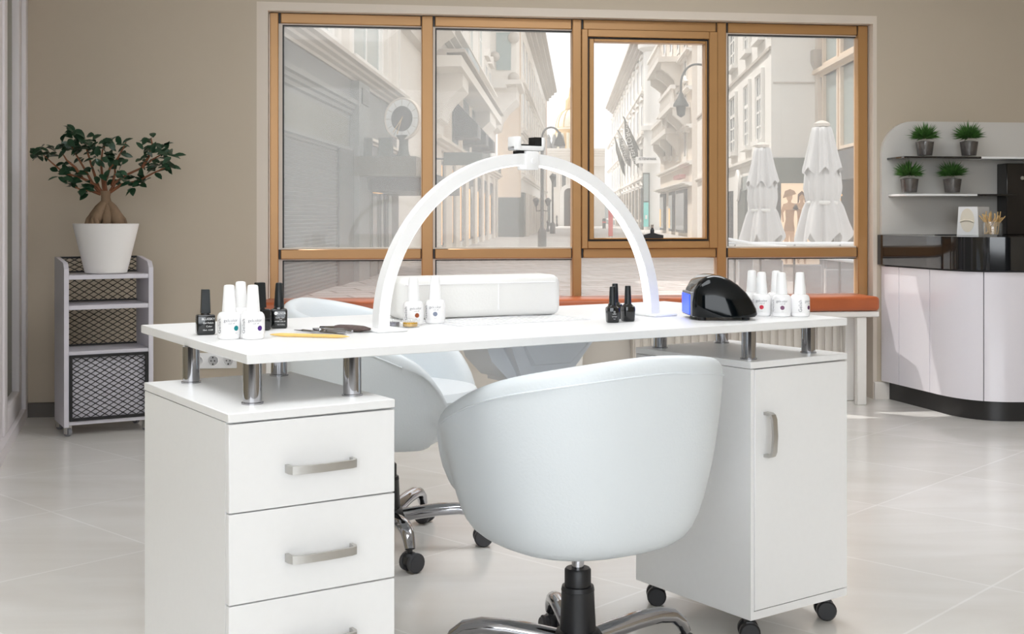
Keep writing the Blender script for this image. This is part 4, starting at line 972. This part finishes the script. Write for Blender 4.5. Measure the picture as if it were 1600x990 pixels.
# ---- domed palace closing the street
td = 215.; k_ = td / F
Pd = Bld('domed_palace', 'palace with a cream and gilt dome closing the street', 'building', ((845 - 800) * k_, td), R(0))
W_ = 100 * k_; xx = lambda px: (px - 845) * k_
hz = lambda py: 1.65 + (CY - py) * k_
Pd.box('wall', 0, W_, 0, hz(245), -6, 0, 'stone_pale')
Pd.cornice('cornice', -.2, W_, hz(247), hz(232), 1.0, 'stone_pale', 4); Pd.cornice('cornice', -.2, W_, hz(262), hz(257), .5, 'stone_pale', 2)
for px in (858, 872, 888, 904): Pd.box('column', xx(px), xx(px + 3.4), hz(300), hz(262), 0, .5, 'stone_pale')
for px in (863, 878, 894): Pd.win(xx(px), xx(px + 6), hz(292), hz(272), 'stone_pale', 'far_glass', .25, cross=False)
Pd.arch(xx(881), xx(897), 0, hz(302), 'stone_white', 'shop_dark', .6, .7, 'gateway'); Pd.arch(xx(853), xx(860), 0, hz(318), 'stone_white', 'shop_green', .5, .4, 'gateway')
cx_ = xx(893); Rd = 21 * k_
mb = MB(); mb.lathe([(Rd * 1.25, hz(236)), (Rd * 1.25, hz(205)), (Rd * 1.12, hz(204)), (Rd * 1.12, hz(196))], 32, (cx_, 5, 0)); Pd.add('drum', mb, 'dome_gold')
mb = MB()
for i in range(18):
    a = i * 2 * math.pi / 18; mb.lathe([(.28, hz(232)), (.28, hz(206))], 8, (cx_ + Rd * 1.27 * math.cos(a), 5 + Rd * 1.27 * math.sin(a), 0))
Pd.add('drum_columns', mb, 'dome_cream')
mb = MB(); zd = hz(197); mb.lathe([(Rd * 1.2, zd - .3), (Rd * 1.2, zd)] + [(Rd * 1.08 * math.cos(R(a)), zd + Rd * 1.45 * math.sin(R(a))) for a in range(0, 86, 6)], 36, (cx_, 5, 0)); dm = Pd.add('dome', mb, 'dome_cream')
mb = MB()
for i in range(12):
    a = i * 2 * math.pi / 12; mb.tube([(cx_ + Rd * 1.09 * math.cos(R(e)) * math.cos(a), 5 + Rd * 1.09 * math.cos(R(e)) * math.sin(a), zd + Rd * 1.46 * math.sin(R(e))) for e in range(0, 88, 8)], .11, 6)
Pd.add('dome_ribs', mb, 'dome_gold', dm)
mb = MB(); mb.lathe([(.9, zd + Rd * 1.43), (.8, zd + Rd * 1.43 + 1.6), (.3, zd + Rd * 1.43 + 2.2), (.05, zd + Rd * 1.43 + 4)], 16, (cx_, 5, 0)); Pd.add('lantern', mb, 'dome_gold')
mb = MB()
for px in (857, 866, 878): mb.lathe([(.5, hz(232)), (.55, hz(226)), (.35, hz(220)), (.4, hz(216)), (.1, hz(210))], 10, (xx(px), -.3, 0))
Pd.add('statues', mb, 'roof_grey')

# ---- right side: long pale building with round corner, ornate one, white corner house
AR = 10.; T1 = 480.
E1 = right_b('long_building', 'long pale building with a tall plain corner on the street\'s right', AR, T1)
u = lambda px: T1 - tl(px, AR)
tc = tl(1006, AR); uC = T1 - tc
hT = zz(60, tl(985, AR))
E1.box('wall', u(950), uC, 0, hT * .78, -10, 0, 'stone_white')
zz9 = zz(74, tl(1000, AR))
E1.box('upper_wall', u(958), uC, hT * .5, hT, -10, -.1, 'stone_white')
E1.cornice('eaves', u(958), uC + .3, zz9 - 1.4, zz9, 1.6, 'stone_grey', 4)
mb = MB(); mb.prism([(-.6, zz9), (5, zz9), (5, zz9 + 6)], u(958), uC, 'x'); E1.add('roof', mb, 'roof_grey')
for k in range(4):
    z0 = zz9 - 5.8 - k * 5.4
    for j in range(12): E1.win(uC - 5 - j * 9, uC - 2.2 - j * 9, z0, z0 + 2.9, 'stone_pale', 'far_glass', .45, hood=1 + k % 2, cross=False, out=.08)
    E1.cornice('string_course', u(950), uC, z0 - 1.3, z0 - .8, .4, 'stone_pale', 2)
E1.box('shopfront', u(935), uC, 0, 5.2, 0, .35, 'shop_green')
for j in range(10): E1.box('shop_pier', uC - 3 - j * 8, uC - 1.6 - j * 8, 0, 5.2, .35, .6, 'stone_warm')
# rounded tower face toward the viewer
Pc = sd * tc + sr * AR
cw = 27 * tc / F
mb = MB(); rt = cw * .62
mb.lathe([(rt, 0), (rt, zz(205, tc)), (rt + .35, zz(205, tc)), (rt + .35, zz(198, tc)), (rt, zz(198, tc)), (rt, zz(84, tc)), (rt + .7, zz(78, tc)), (rt + .7, zz(72, tc)), (rt, zz(70, tc)), (rt, zz(58, tc)), (rt + 1, zz(52, tc)), (.5, zz(20, tc))], 28, (uC + .6, rt * .92, 0)); E1.add('corner_tower', mb, 'stone_white')
Mt = E1.r.matrix_basis.inverted()
def front_panel(part, px0, px1, py0, py1, t, m, th=.2):
    a, b = at(px0, py1, t), at(px1, py0, t); mb = MB(Mt @ Matrix.Identity(4)); mb.box(a.x, b.x, t - th, t, a.z, b.z); return E1.add(part, mb, m)
front_panel('corner_strip', 1004, 1015, 270, 354, tc - 2.2, 'shop_green'); front_panel('turquoise_display', 1005.5, 1013, 316, 354, tc - 2.5, 'turquoise'); front_panel('pale_display', 1005.5, 1013, 272, 314, tc - 2.5, 'pale_glass')
front_panel('corner_pier', 1016, 1030, 262, 362, tc - 2.2, 'stone_white'); front_panel('notice', 1008, 1011, 336, 342, tc - 2.6, 'frame_white')
sg = front_panel('corner_sign', 993, 1034, 245, 255, tc - 3, 'frame_white', .3)
a = at(1012, 248.4, tc - 3.35); mb = MB(Mt); text_mb(mb, 'ISTENPARK', .44, None, Matrix.Translation((a.x, a.y, a.z)), .01); obj('sign_letters', mb, 'shop_dark', sg, 180)
# flags on slanted poles
for px0, py0, px1, py1, drop, m_, lab, body in ((977, 259, 960, 214, 30, 'flag_dark', 'leftmost dark grey flag on a slanted pole', ''), (986, 240, 965, 203, 34, 'flag_pale', 'pale flag with small lettering between two dark flags', 'MUSEUM'), (999, 234, 974, 182, 46, 'flag_dark', 'largest dark triangular flag with white lettering over the street', 'DOROTHEUM')):
    t = tl(px0, AR) - .3; a, b = at(px0, py0, t), at(px1, py1, t - 2); k1 = t / F
    fl = thing('street_flag', lab, 'flag', (a.x, a.y, a.z), 0, 'flags over the street')
    d = b - a; mb = MB(); mb.tube([(0, .3, 0), tuple(d)], .09, 6); obj('pole', mb, 'lamp_iron', fl)
    mb = MB(); n = 8; rings = []
    for i in range(n + 1):
        f_ = .12 + .86 * i / n; x, y, z = d * f_; dr_ = drop * k1 * (.45 + .55 * (1 - abs(f_ - .5) * 1.2)); yy = y + .3 * math.sin(f_ * 9); rings.append([(x, y - .04, z), (x, y + .04, z), (x + .25, yy + .04, z - dr_), (x + .25, yy - .04, z - dr_)])
    mb.loft(rings); obj('cloth', mb, m_, fl, 180)
    if body:
        mb = MB(); text_mb(mb, body, .9, None, Matrix.Translation((d.x * .62, d.y * .6 - .5, d.z * .62 - drop * k1 * .5)) @ Matrix.Rotation(R(75), 4, 'Y')); obj('lettering', mb, 'frame_white' if 'dark' in m_ else 'lamp_iron', fl, 180)

AO = 10.; T1 = tl(1031, AO)
G = right_b('balcony_building', 'ornate cream building with stone balconies on the right', AO, T1)
u = lambda px: T1 - tl(px, AO)
uE = u(1080)
G.box('wall', 0, uE, 0, 34, -8, 0, 'stone_warm')
for px0, px1, py, out in ((1042, 1064, 112, 2.0), (1036, 1062, 218, 1.3), (1056, 1078, 178, 1.6)):
    t = tl((px0 + px1) / 2, AO); z = zz(py, t)
    bl_ = G.box('balcony', u(px0), u(px1), z, z + .45, 0, out, 'stone_pale'); [G.corbel(c_, c_ + .7, z - 2.0, z, out * .85, 'stone_pale') for c_ in (u(px0) + .5, (u(px0) + u(px1)) / 2 - .35, u(px1) - 1.2)]
    mb = MB(); nb = 9
    for i in range(nb): mb.lathe([(.12, z + .45), (.2, z + .8), (.1, z + 1.2), (.14, z + 1.5)], 8, (u(px0) + (u(px1) - u(px0)) * (i + .5) / nb, -out + .2, 0))
    mb.box(u(px0), u(px1), -out, -out + .4, z + 1.5, z + 1.8); obj('balustrade', mb, 'stone_pale', bl_)
for px in (1037, 1047, 1058, 1069):
    t = tl(px, AO)
    for py, h_ in ((300, 0), (246, 2.8), (196, 2.8), (140, 3.0), (92, 3.2)):
        if h_: G.win(u(px), u(px) + 1.9 if px > 1050 else u(px) + 2.4, zz(py, t), zz(py, t) + h_, 'stone_pale', 'far_glass', .4, hood=1 + (py % 3), cross=False, out=.08)
for py in (262, 212, 160, 108): t = tl(1055, AO); G.cornice('string_course', 0, uE, zz(py, t) - .3, zz(py, t), .45, 'stone_pale', 2)
G.cornice('shop_cornice', 0, uE, zz(296, tl(1055, AO)), zz(291, tl(1055, AO)), .8, 'stone_pale', 3)
for a_, b_, m_ in ((1034, 1040, 'warm_light'), (1048, 1054, 'warm_light'), (1059, 1073, 'shop_green')):
    f_ = G.box('shop_window', u(a_), u(b_), .3, 3.9, 0, .25, 'shop_dark'); G.box('pane', u(a_) + .3, u(b_) - .3, .5, 3.6, .25, .28, 'far_glass' if m_ != 'warm_light' else 'pale_glass', f_)
    if m_ == 'warm_light': G.box('lit_display', u(a_) + .5, u(a_) + 1.6, .6, 2.4, .28, .3, 'warm_light', f_)
t = tl(1071, AO); G.box('oval_sign', u(1066), u(1076), zz(280, t), zz(274, t), .3, .8, 'rose_sign')

# white corner house and the shop with the poster
K = Vector((8.385, 40.)); kd = Vector((.0673, 1)).normalized(); ln_ = 29.
o_ = K + kd * ln_
Hh = Bld('white_corner_house', 'plain white corner house with rows of sash windows on the right', 'building', (o_.x, o_.y), math.atan2(-kd.y, -kd.x))
us = lambda s_: ln_ - s_
mb = MB(); mb.box(0, ln_, 0, .3, 0, 16); mb.box(0, ln_ - .62, .3, 6, 0, 16); Hh.add('wall', mb, 'stone_white')
for s_ in (1.7, 5.2, 9.6, 15.5, 21.5):
    wd = 1.5 if s_ < 8 else 2.0
    Hh.win(us(s_ + wd), us(s_), 4.25, 6.5, 'stone_white', 'far_glass', .16, cross=True, bars=3, out=.12); Hh.win(us(s_ + wd), us(s_), 7.75, 10.2, 'stone_white', 'far_glass', .16, cross=True, bars=3, out=.12)
Hh.cornice('conduit', 0, ln_, 7.05, 7.15, .08, 'stone_grey', 1); Hh.cornice('ledge', 0, ln_, 3.55, 3.75, .18, 'stone_pale', 2)
Hh.box('door', us(8.6), us(6.2), 0, 2.7, 0, .1, 'shop_green'); Hh.box('door', us(14), us(11), 0, 2.7, 0, .1, 'shop_dark')
mb = MB(); mb.lathe([(.05, 0), (.6, 0), (.62, .05), (.6, .1), (.05, .1)], 24, m=Matrix.Translation((us(8.0), -.12, 2.85)) @ Matrix.Rotation(R(90), 4, 'X')); Hh.add('round_sign', mb, 'frame_white')
Hh.box('sign_box', us(5.2), us(4.0), 2.6, 3.1, .02, .3, 'pale_glass')
mb = MB(); mb.tube([(ln_ + .05, -.08, 8.0), (ln_ + .05, -.08, 7.4)], .09, 8); mb.ball((ln_ + .05, -.1, 8.0), .16, 10, 6); Hh.add('lamp_bracket', mb, 'frame_white')
# front of the gap + shop
St = Bld('poster_shop', 'corner shop with dark fascia and lit posters under a white wall', 'building', (8.385, 40.0), 0)
wS = (1283 - 1205) * 40 / F
St.box('upper_wall', .0, wS, 3.55, 16, -.29, 0, 'stone_white'); St.box('ledge', .05, wS, 5.95, 6.0, 0, .05, 'stone_grey')
St.box('fascia', -.02, wS, 2.75, 3.55, -.29, .06, mat('fascia_green', (104, 110, 100), .5)); St.box('jamb', -.02, .3, 0, 2.75, -.29, .08, 'shop_dark'); St.box('back_wall', .3, wS, 0, 2.75, -.29, -.2, 'shop_dark')
ps = St.box('poster', .33, wS + .02, .1, 3.28 - .55, -.1, -.05, 'poster_lit')
def figure(x, parent, flip=1, hat=False, s_=1.0):
    y0, y1 = .035, .02          # printed figure, flat on the poster
    def disc(pts, m, part, d): mb = MB(); mb.prism([(x + flip * a * s_, .12 + b * s_) for a, b in pts], d, .06, 'y'); obj(part, mb, m, parent)
    disc([(-.14, 0), (-.07, 0), (-.03, .6), (-.01, .95), (.03, .6), (.08, .02), (.15, .02), (.15, .7), (.17, 1.15), (.12, 1.45), (.17, 1.75), (.24, 1.7), (.27, 1.3), (.31, 1.32), (.29, 1.8), (.2, 1.95), (.06, 1.98), (.05, 2.08), (-.05, 2.08), (-.06, 1.98), (-.2, 1.93), (-.28, 1.7), (-.22, 1.35), (-.18, 1.36), (-.2, 1.65), (-.14, 1.75), (-.12, 1.45), (-.18, 1.15), (-.17, .7)], 'skin_print', 'printed_figure', .045)
    disc([(-.18, 1.05), (.17, 1.05), (.13, 1.45), (.15, 1.75), (-.13, 1.75), (-.12, 1.45)], 'cloth_print', 'printed_garment', .04)
    disc([(.10 * math.cos(R(a)), 2.16 + .13 * math.sin(R(a))) for a in range(0, 360, 20)], 'skin_print', 'printed_face', .04)
    if hat: disc([(-.22, 2.12), (.22, 2.26), (.16, 2.36), (.02, 2.42), (-.14, 2.36)], 'cloth_print', 'printed_hat', .035)
    else: disc([(-.14, 1.95), (-.09, 2.0), (-.085, 2.18), (0, 2.26), (.085, 2.18), (.09, 2.0), (.14, 1.95), (.13, 2.25), (0, 2.36), (-.13, 2.25)], 'hair_print', 'printed_hair', .035)
figure(.60, ps, 1, True); figure(1.0, ps, -1)
Q = Vector((8.385 + wS, 40.)); E_ = Vector((9.80, 33.0)); ag = math.atan2(E_.y - Q.y, E_.x - Q.x); lq = (E_ - Q).length
Sr = Bld('ornate_shop', 'cream ornate shop building with large windows at the far right', 'building', (Q.x, Q.y), ag)
Sr.box('wall', 0, lq, 3.6, 16, -3, 0, 'stone_beige')
Sr.box('corner_pilaster', -.1, .45, 3.6, 9, -.3, .2, 'stone_warm'); Sr.corbel(-.1, .45, 5.6, 7.0, .35, 'stone_grey', 'carved_bracket')
for z0, z1 in ((3.75, 6.1), (6.5, 8.4)):
    Sr.win(.9, 2.7, z0, z1, 'stone_beige', 'pale_glass', .15, sill=False, cross=False); Sr.win(3.2, 5.6, z0, z1, 'stone_beige', 'pale_glass' if z0 < 5 else 'far_glass', .15, sill=False, cross=False)
Sr.cornice('cornice', -.1, lq, 6.1, 6.35, .3, 'stone_beige', 2); Sr.cornice('cornice', -.1, lq, 8.6, 9.1, .5, 'stone_beige', 3)
Sr.box('fascia', -.05, lq, 2.75, 3.6, -.3, .15, mat('fascia_slate', (92, 94, 98), .5)); Sr.box('shop_back', 0, lq, 0, 2.75, -.5, -.4, 'cloth_print')
for a_ in (0, 1.0, 2.9, 4.9): Sr.box('mullion', a_, a_ + .1, 0, 2.75, -.35, .05, 'shop_dark')
pq = Sr.box('poster', 1.15, 2.8, .2, 2.6, -.38, -.32, 'warm_light')
mb = MB()
for i in range(9): mb.ball((3.0, -.06, .4 + i * .27), .035, 8, 6)
Sr.add('light_string', mb, 'warm_light')
I3 = 1.95
mb = MB(); mb.prism([(I3 + a * 1.0, .22 + b * .95) for a, b in [(-.14, 0), (-.07, 0), (0, .9), (.08, .02), (.15, .02), (.17, 1.15), (.2, 1.7), (.06, 1.98), (-.06, 1.98), (-.2, 1.7), (-.18, 1.15)]], .28, .33, 'y'); obj('printed_figure', mb, 'skin_print', pq)
mb = MB(); mb.prism([(I3 + .14 * math.cos(R(a)), 2.22 + .22 * math.sin(R(a))) for a in range(0, 360, 20)], .27, .33, 'y'); obj('printed_hair', mb, 'hair_print', pq)

# ---- closed parasols
def parasol(label, px, Y, top, sc_, sv, rot, seed):
    z0 = ZG; X = (px - 800) * Y / F; zt = H - (top - CY) * Y / F; h_ = zt - z0
    t = thing('closed_parasol', label, 'parasol', (X, Y, z0), rot, 'closed parasols on the terrace'); rnd = random.Random(seed)
    mb = MB(); mb.lathe([(.035, 0), (.035, h_ - .1)], 12); mb.lathe([(.35, 0), (.35, .06), (.06, .1)], 20); obj('pole', mb, 'lamp_iron', t)
    mb = MB(); mb.lathe([(.02, h_ - .12), (.12, h_ - .10), (.13, h_ - .05), (.08, h_ - .02), (.02, h_)], 12); obj('finial', mb, 'stone_grey', t)
    n = 96
    def cloth(prof, k, amp, ph, zig):
        rings = []
        for i, (r_, z) in enumerate(prof):
            f_ = i / (len(prof) - 1); ring = []
            for j in range(n):
                a = 2 * math.pi * j / n; w_ = .62 * math.cos(k * a + ph) + .5 * math.cos((2 * k + 1) * a + ph * 2.3) + .3 * math.cos(3 * a + seed); q = r_ * (1 + amp * (.3 + .7 * f_) * w_); dz = zig * (abs(((k * a + ph) / math.pi) % 2 - 1) - .5) * (1 if i == len(prof) - 1 else .4 * f_)
                ring.append((q * math.cos(a), q * math.sin(a), z + dz))
            rings.append(ring)
        mb = MB(); mb.loft(rings, True, False, False); return mb
    s_ = sc_
    v = sv
    mb = cloth([(.05, h_ - .10), (.15 * s_, h_ - .12 * v), (.17 * s_, h_ - .20 * v), (.23 * s_, h_ - .5 * v), (.30 * s_, h_ - .84 * v)], 7, .15, .3, .16); obj('top_cover', mb, 'canvas_white', t, 180)
    mb = cloth([(.06, h_ - .25 * v), (.21 * s_, h_ - .70 * v), (.27 * s_, h_ - .92 * v), (.28 * s_, h_ - 1.12 * v), (.25 * s_, h_ - 1.27 * v), (.235 * s_, h_ - 1.33 * v), (.28 * s_, h_ - 1.45 * v), (.345 * s_, h_ - 1.72 * v), (.39 * s_, h_ - 2.0 * v)], 6, .24, seed, .40); obj('folded_canopy', mb, 'canvas_white', t, 180)
    mb = MB(); mb.lathe([(.245 * s_, h_ - 1.36 * v), (.26 * s_, h_ - 1.33 * v), (.245 * s_, h_ - 1.30 * v)], 24); obj('strap', mb, 'flag_pale', t)
parasol('larger closed white parasol in front of the lit poster', 1284, 20., 188, 1., 1., .2, 2)
parasol('smaller closed white parasol before the white corner house', 1191, 22.5, 222, .92, .93, .9, 5)
# ---- terrace screen and chairs
sx0, sx1, Ys = (1122 - 800) * 13 / F, 6.2, 13.0
sc_ = thing('terrace_screen', 'glass terrace screen with metal rails in front of the parasols', 'screen', (sx0, Ys, ZG), 0)
zr = H - (381 - CY) * 13 / F - ZG
for px in (1148, 1188, 1241, 1312, 1380):
    x = (px - 800) * 13 / F - sx0; mb = MB(); mb.box(x - .008, x + .008, -.02, .02, 0, zr); obj('post', mb, 'lamp_iron', sc_)
mb = MB(); mb.tube([(0, 0, zr), (sx1 - sx0, 0, zr)], .022, 8); mb.tube([(0, -.06, zr + .07), (.35, -.06, zr), (.7, -.06, zr - .03)], .018, 8); obj('rail', mb, 'metal_light', sc_)
mb = MB(); mb.tube([((1230 - 1122) * 13 / F, -.08, zr - .10), ((1345 - 1122) * 13 / F, -.08, zr - .19)], .02, 8); obj('hand_rail', mb, 'metal_light', sc_)
mb = MB(); mb.box(.02, sx1 - sx0, -.006, .006, .05, zr - .05); obj('glass_panel', mb, 'screen_glass', sc_)
for i, (px, y0, wp, Yc) in enumerate(((1205, 406, 36, 15.0), (1262, 413, 44, 14.2), (1313, 420, 48, 13.6), (1165, 405, 24, 16.0))):
    x = (px - 800) * Yc / F; zt = H - (y0 - CY) * Yc / F - ZG; wd = wp * Yc / F
    q = thing('cafe_chair', ['grey terrace chair behind the white polish bottles', 'grey terrace chair with armrests, second from the right behind the screen', 'grey terrace chair furthest right behind the screen', 'grey terrace chair furthest left behind the screen'][i], 'chair', (x, Yc, ZG), R(8 * i - 12), 'grey chairs on the terrace')
    mb = MB(); mb.rbox(-wd / 2, wd / 2, -.02, .02, .42, zt, .015, 1); obj('backrest', mb, 'cafe_grey', q)
    mb = MB(); mb.rbox(-wd / 2, wd / 2, .03, .45, .40, .44, .015, 1); obj('seat', mb, 'cafe_grey', q)
    for a_, b_ in ((-1, 0), (1, 0), (-1, .42), (1, .42)):
        mb = MB(); mb.tube([(a_ * wd * .46, b_, 0), (a_ * wd * .46, b_, zt * .98 if b_ == 0 else .41)], .014, 8); obj('leg', mb, 'metal_light', q)
    for a_ in (-1, 1): mb = MB(); mb.tube([(a_ * wd * .48, 0, .66), (a_ * wd * .48, .4, .64), (a_ * wd * .46, .42, .42)], .014, 8); obj('armrest', mb, 'metal_light', q)
# ---- street lamps, bollards, bins
def lamp_base(t, h_, k=1.): 
    mb = MB(); mb.lathe([(.22 * k, 0), (.22 * k, .9), (.16 * k, 1.0), (.09 * k, 1.1), (.075 * k, h_)], 12); obj('post', mb, 'lamp_iron', t)
Yl = 62.; X = (847 - 800) * Yl / F; kk = Yl / F
t = thing('street_lamp', 'tall iron street lamp with a curved arm and low twin lanterns', 'lamp', (X, Yl, ZG))
ht = 1.65 + (CY - 215) * kk; lamp_base(t, ht)
mb = MB(); r0 = 14 * kk; mb.tube([(r0 - r0 * math.cos(R(a)), 0, ht + r0 * 1.15 * math.sin(R(a))) for a in range(0, 171, 10)], .05, 8); obj('arm', mb, 'lamp_iron', t)
mb = MB(); zl = ht - .1; mb.lathe([(.06, zl + .4), (.12, zl + .15), (.22, zl), (.3, zl - .3), (.05, zl - .35)], 14, (2 * r0 - .02, 0, 0)); obj('lamp_head', mb, 'lamp_iron', t)
z2 = 1.65 + (CY - 322) * kk
for s_ in (-1, 1):
    mb = MB(); mb.tube([(0, 0, z2 - .2), (s_ * .28, 0, z2 - .25), (s_ * .3, 0, z2)], .03, 6); mb.lathe([(.07, z2), (.16, z2 + .28), (.18, z2 + .3), (.04, z2 + .42)], 10, (s_ * .3, 0, 0)); obj('lantern', mb, 'lamp_iron', t)
for px, yb, hp, lab in ((856, 362, 18, 'short dark bollard nearest the curved street lamp'), (870, 354, 18, 'short dark bollard farthest down the street')):
    Yb = 1.65 * F / (yb - CY); kb = Yb / F; t = thing('bollard', lab, 'bollard', ((px - 800) * kb, Yb, ZG), 0, 'bollards in the street')
    h_ = hp * kb; mb = MB(); mb.lathe([(.2, 0), (.2, h_ * .2), (.12, h_ * .3), (.12, h_ * .75), (.18, h_ * .85), (.05, h_)], 12); obj('shaft', mb, 'lamp_iron', t)
t = thing('street_lamp', 'plain slim lamp post left of the palace gateway', 'lamp', ((863.5 - 800) * 120 / F, 120., ZG)); lamp_base(t, 1.65 + (CY - 285) * 120 / F, 1.2)
mb = MB(); zq = 1.65 + (CY - 285) * 120 / F; mb.lathe([(.08, zq), (.3, zq + .5), (.32, zq + .6), (.05, zq + .9)], 10); obj('lantern', mb, 'lamp_iron', t)
Yl = 50.; t = thing('street_lamp', 'arched lamp arm reaching over the street from the right', 'lamp', ((1112 - 800) * Yl / F, Yl, ZG)); kk = Yl / F
z1 = 1.65 + (CY - 112) * kk; lamp_base(t, z1, .9); xa = -(1112 - 1064) * kk
mb = MB(); mb.tube([(xa * (1 - math.cos(R(a))) / 2, 0, z1 - (.35 if a > 90 else 0) * ((a - 90) / 90) ** 2 * 1.6 + .25 * math.sin(R(a)) * 1.2) for a in range(0, 181, 12)] + [(xa, 0, z1 - .9)], .045, 8); obj('arm', mb, 'lamp_iron', t)
mb = MB(); mb.lathe([(.07, z1 - .85), (.12, z1 - 1.0), (.3, z1 - 1.3), (.32, z1 - 1.4), (.2, z1 - 1.42), (.16, z1 - 1.75), (.02, z1 - 1.85)], 14, (xa, 0, 0)); obj('lamp_head', mb, 'lamp_iron', t)
for px, yb, lab in ((944, 357, 'dark litter bin with a red band beside the street lamp'),):
    Yb = 1.65 * F / (yb - CY); kb = Yb / F; t = thing('litter_bin', lab, 'bin', ((px - 800) * kb, Yb, ZG)); h_ = 16 * kb
    mb = MB(); mb.lathe([(.22, 0), (.24, h_ * .9), (.2, h_)], 14); obj('body', mb, 'lamp_iron', t); mb = MB(); mb.lathe([(.25, h_ * .55), (.25, h_ * .7)], 14); obj('band', mb, 'red_sign', t)
a = at(954, 346, 88.); t = thing('red_poster_stand', 'bright red advertising stand far down the street', 'sign', (a.x, a.y, ZG))
mb = MB(); kb = 88. / F; mb.rbox(-3.5 * kb, 3.5 * kb, -.1, .1, .25, 1.65 + (CY - 327) * kb, .03, 1); obj('board', mb, 'red_sign', t); mb = MB(); mb.box(-2.5 * kb, -2.2 * kb, -.1, .1, 0, .26); mb.box(2.2 * kb, 2.5 * kb, -.1, .1, 0, .26); obj('feet', mb, 'lamp_iron', t)
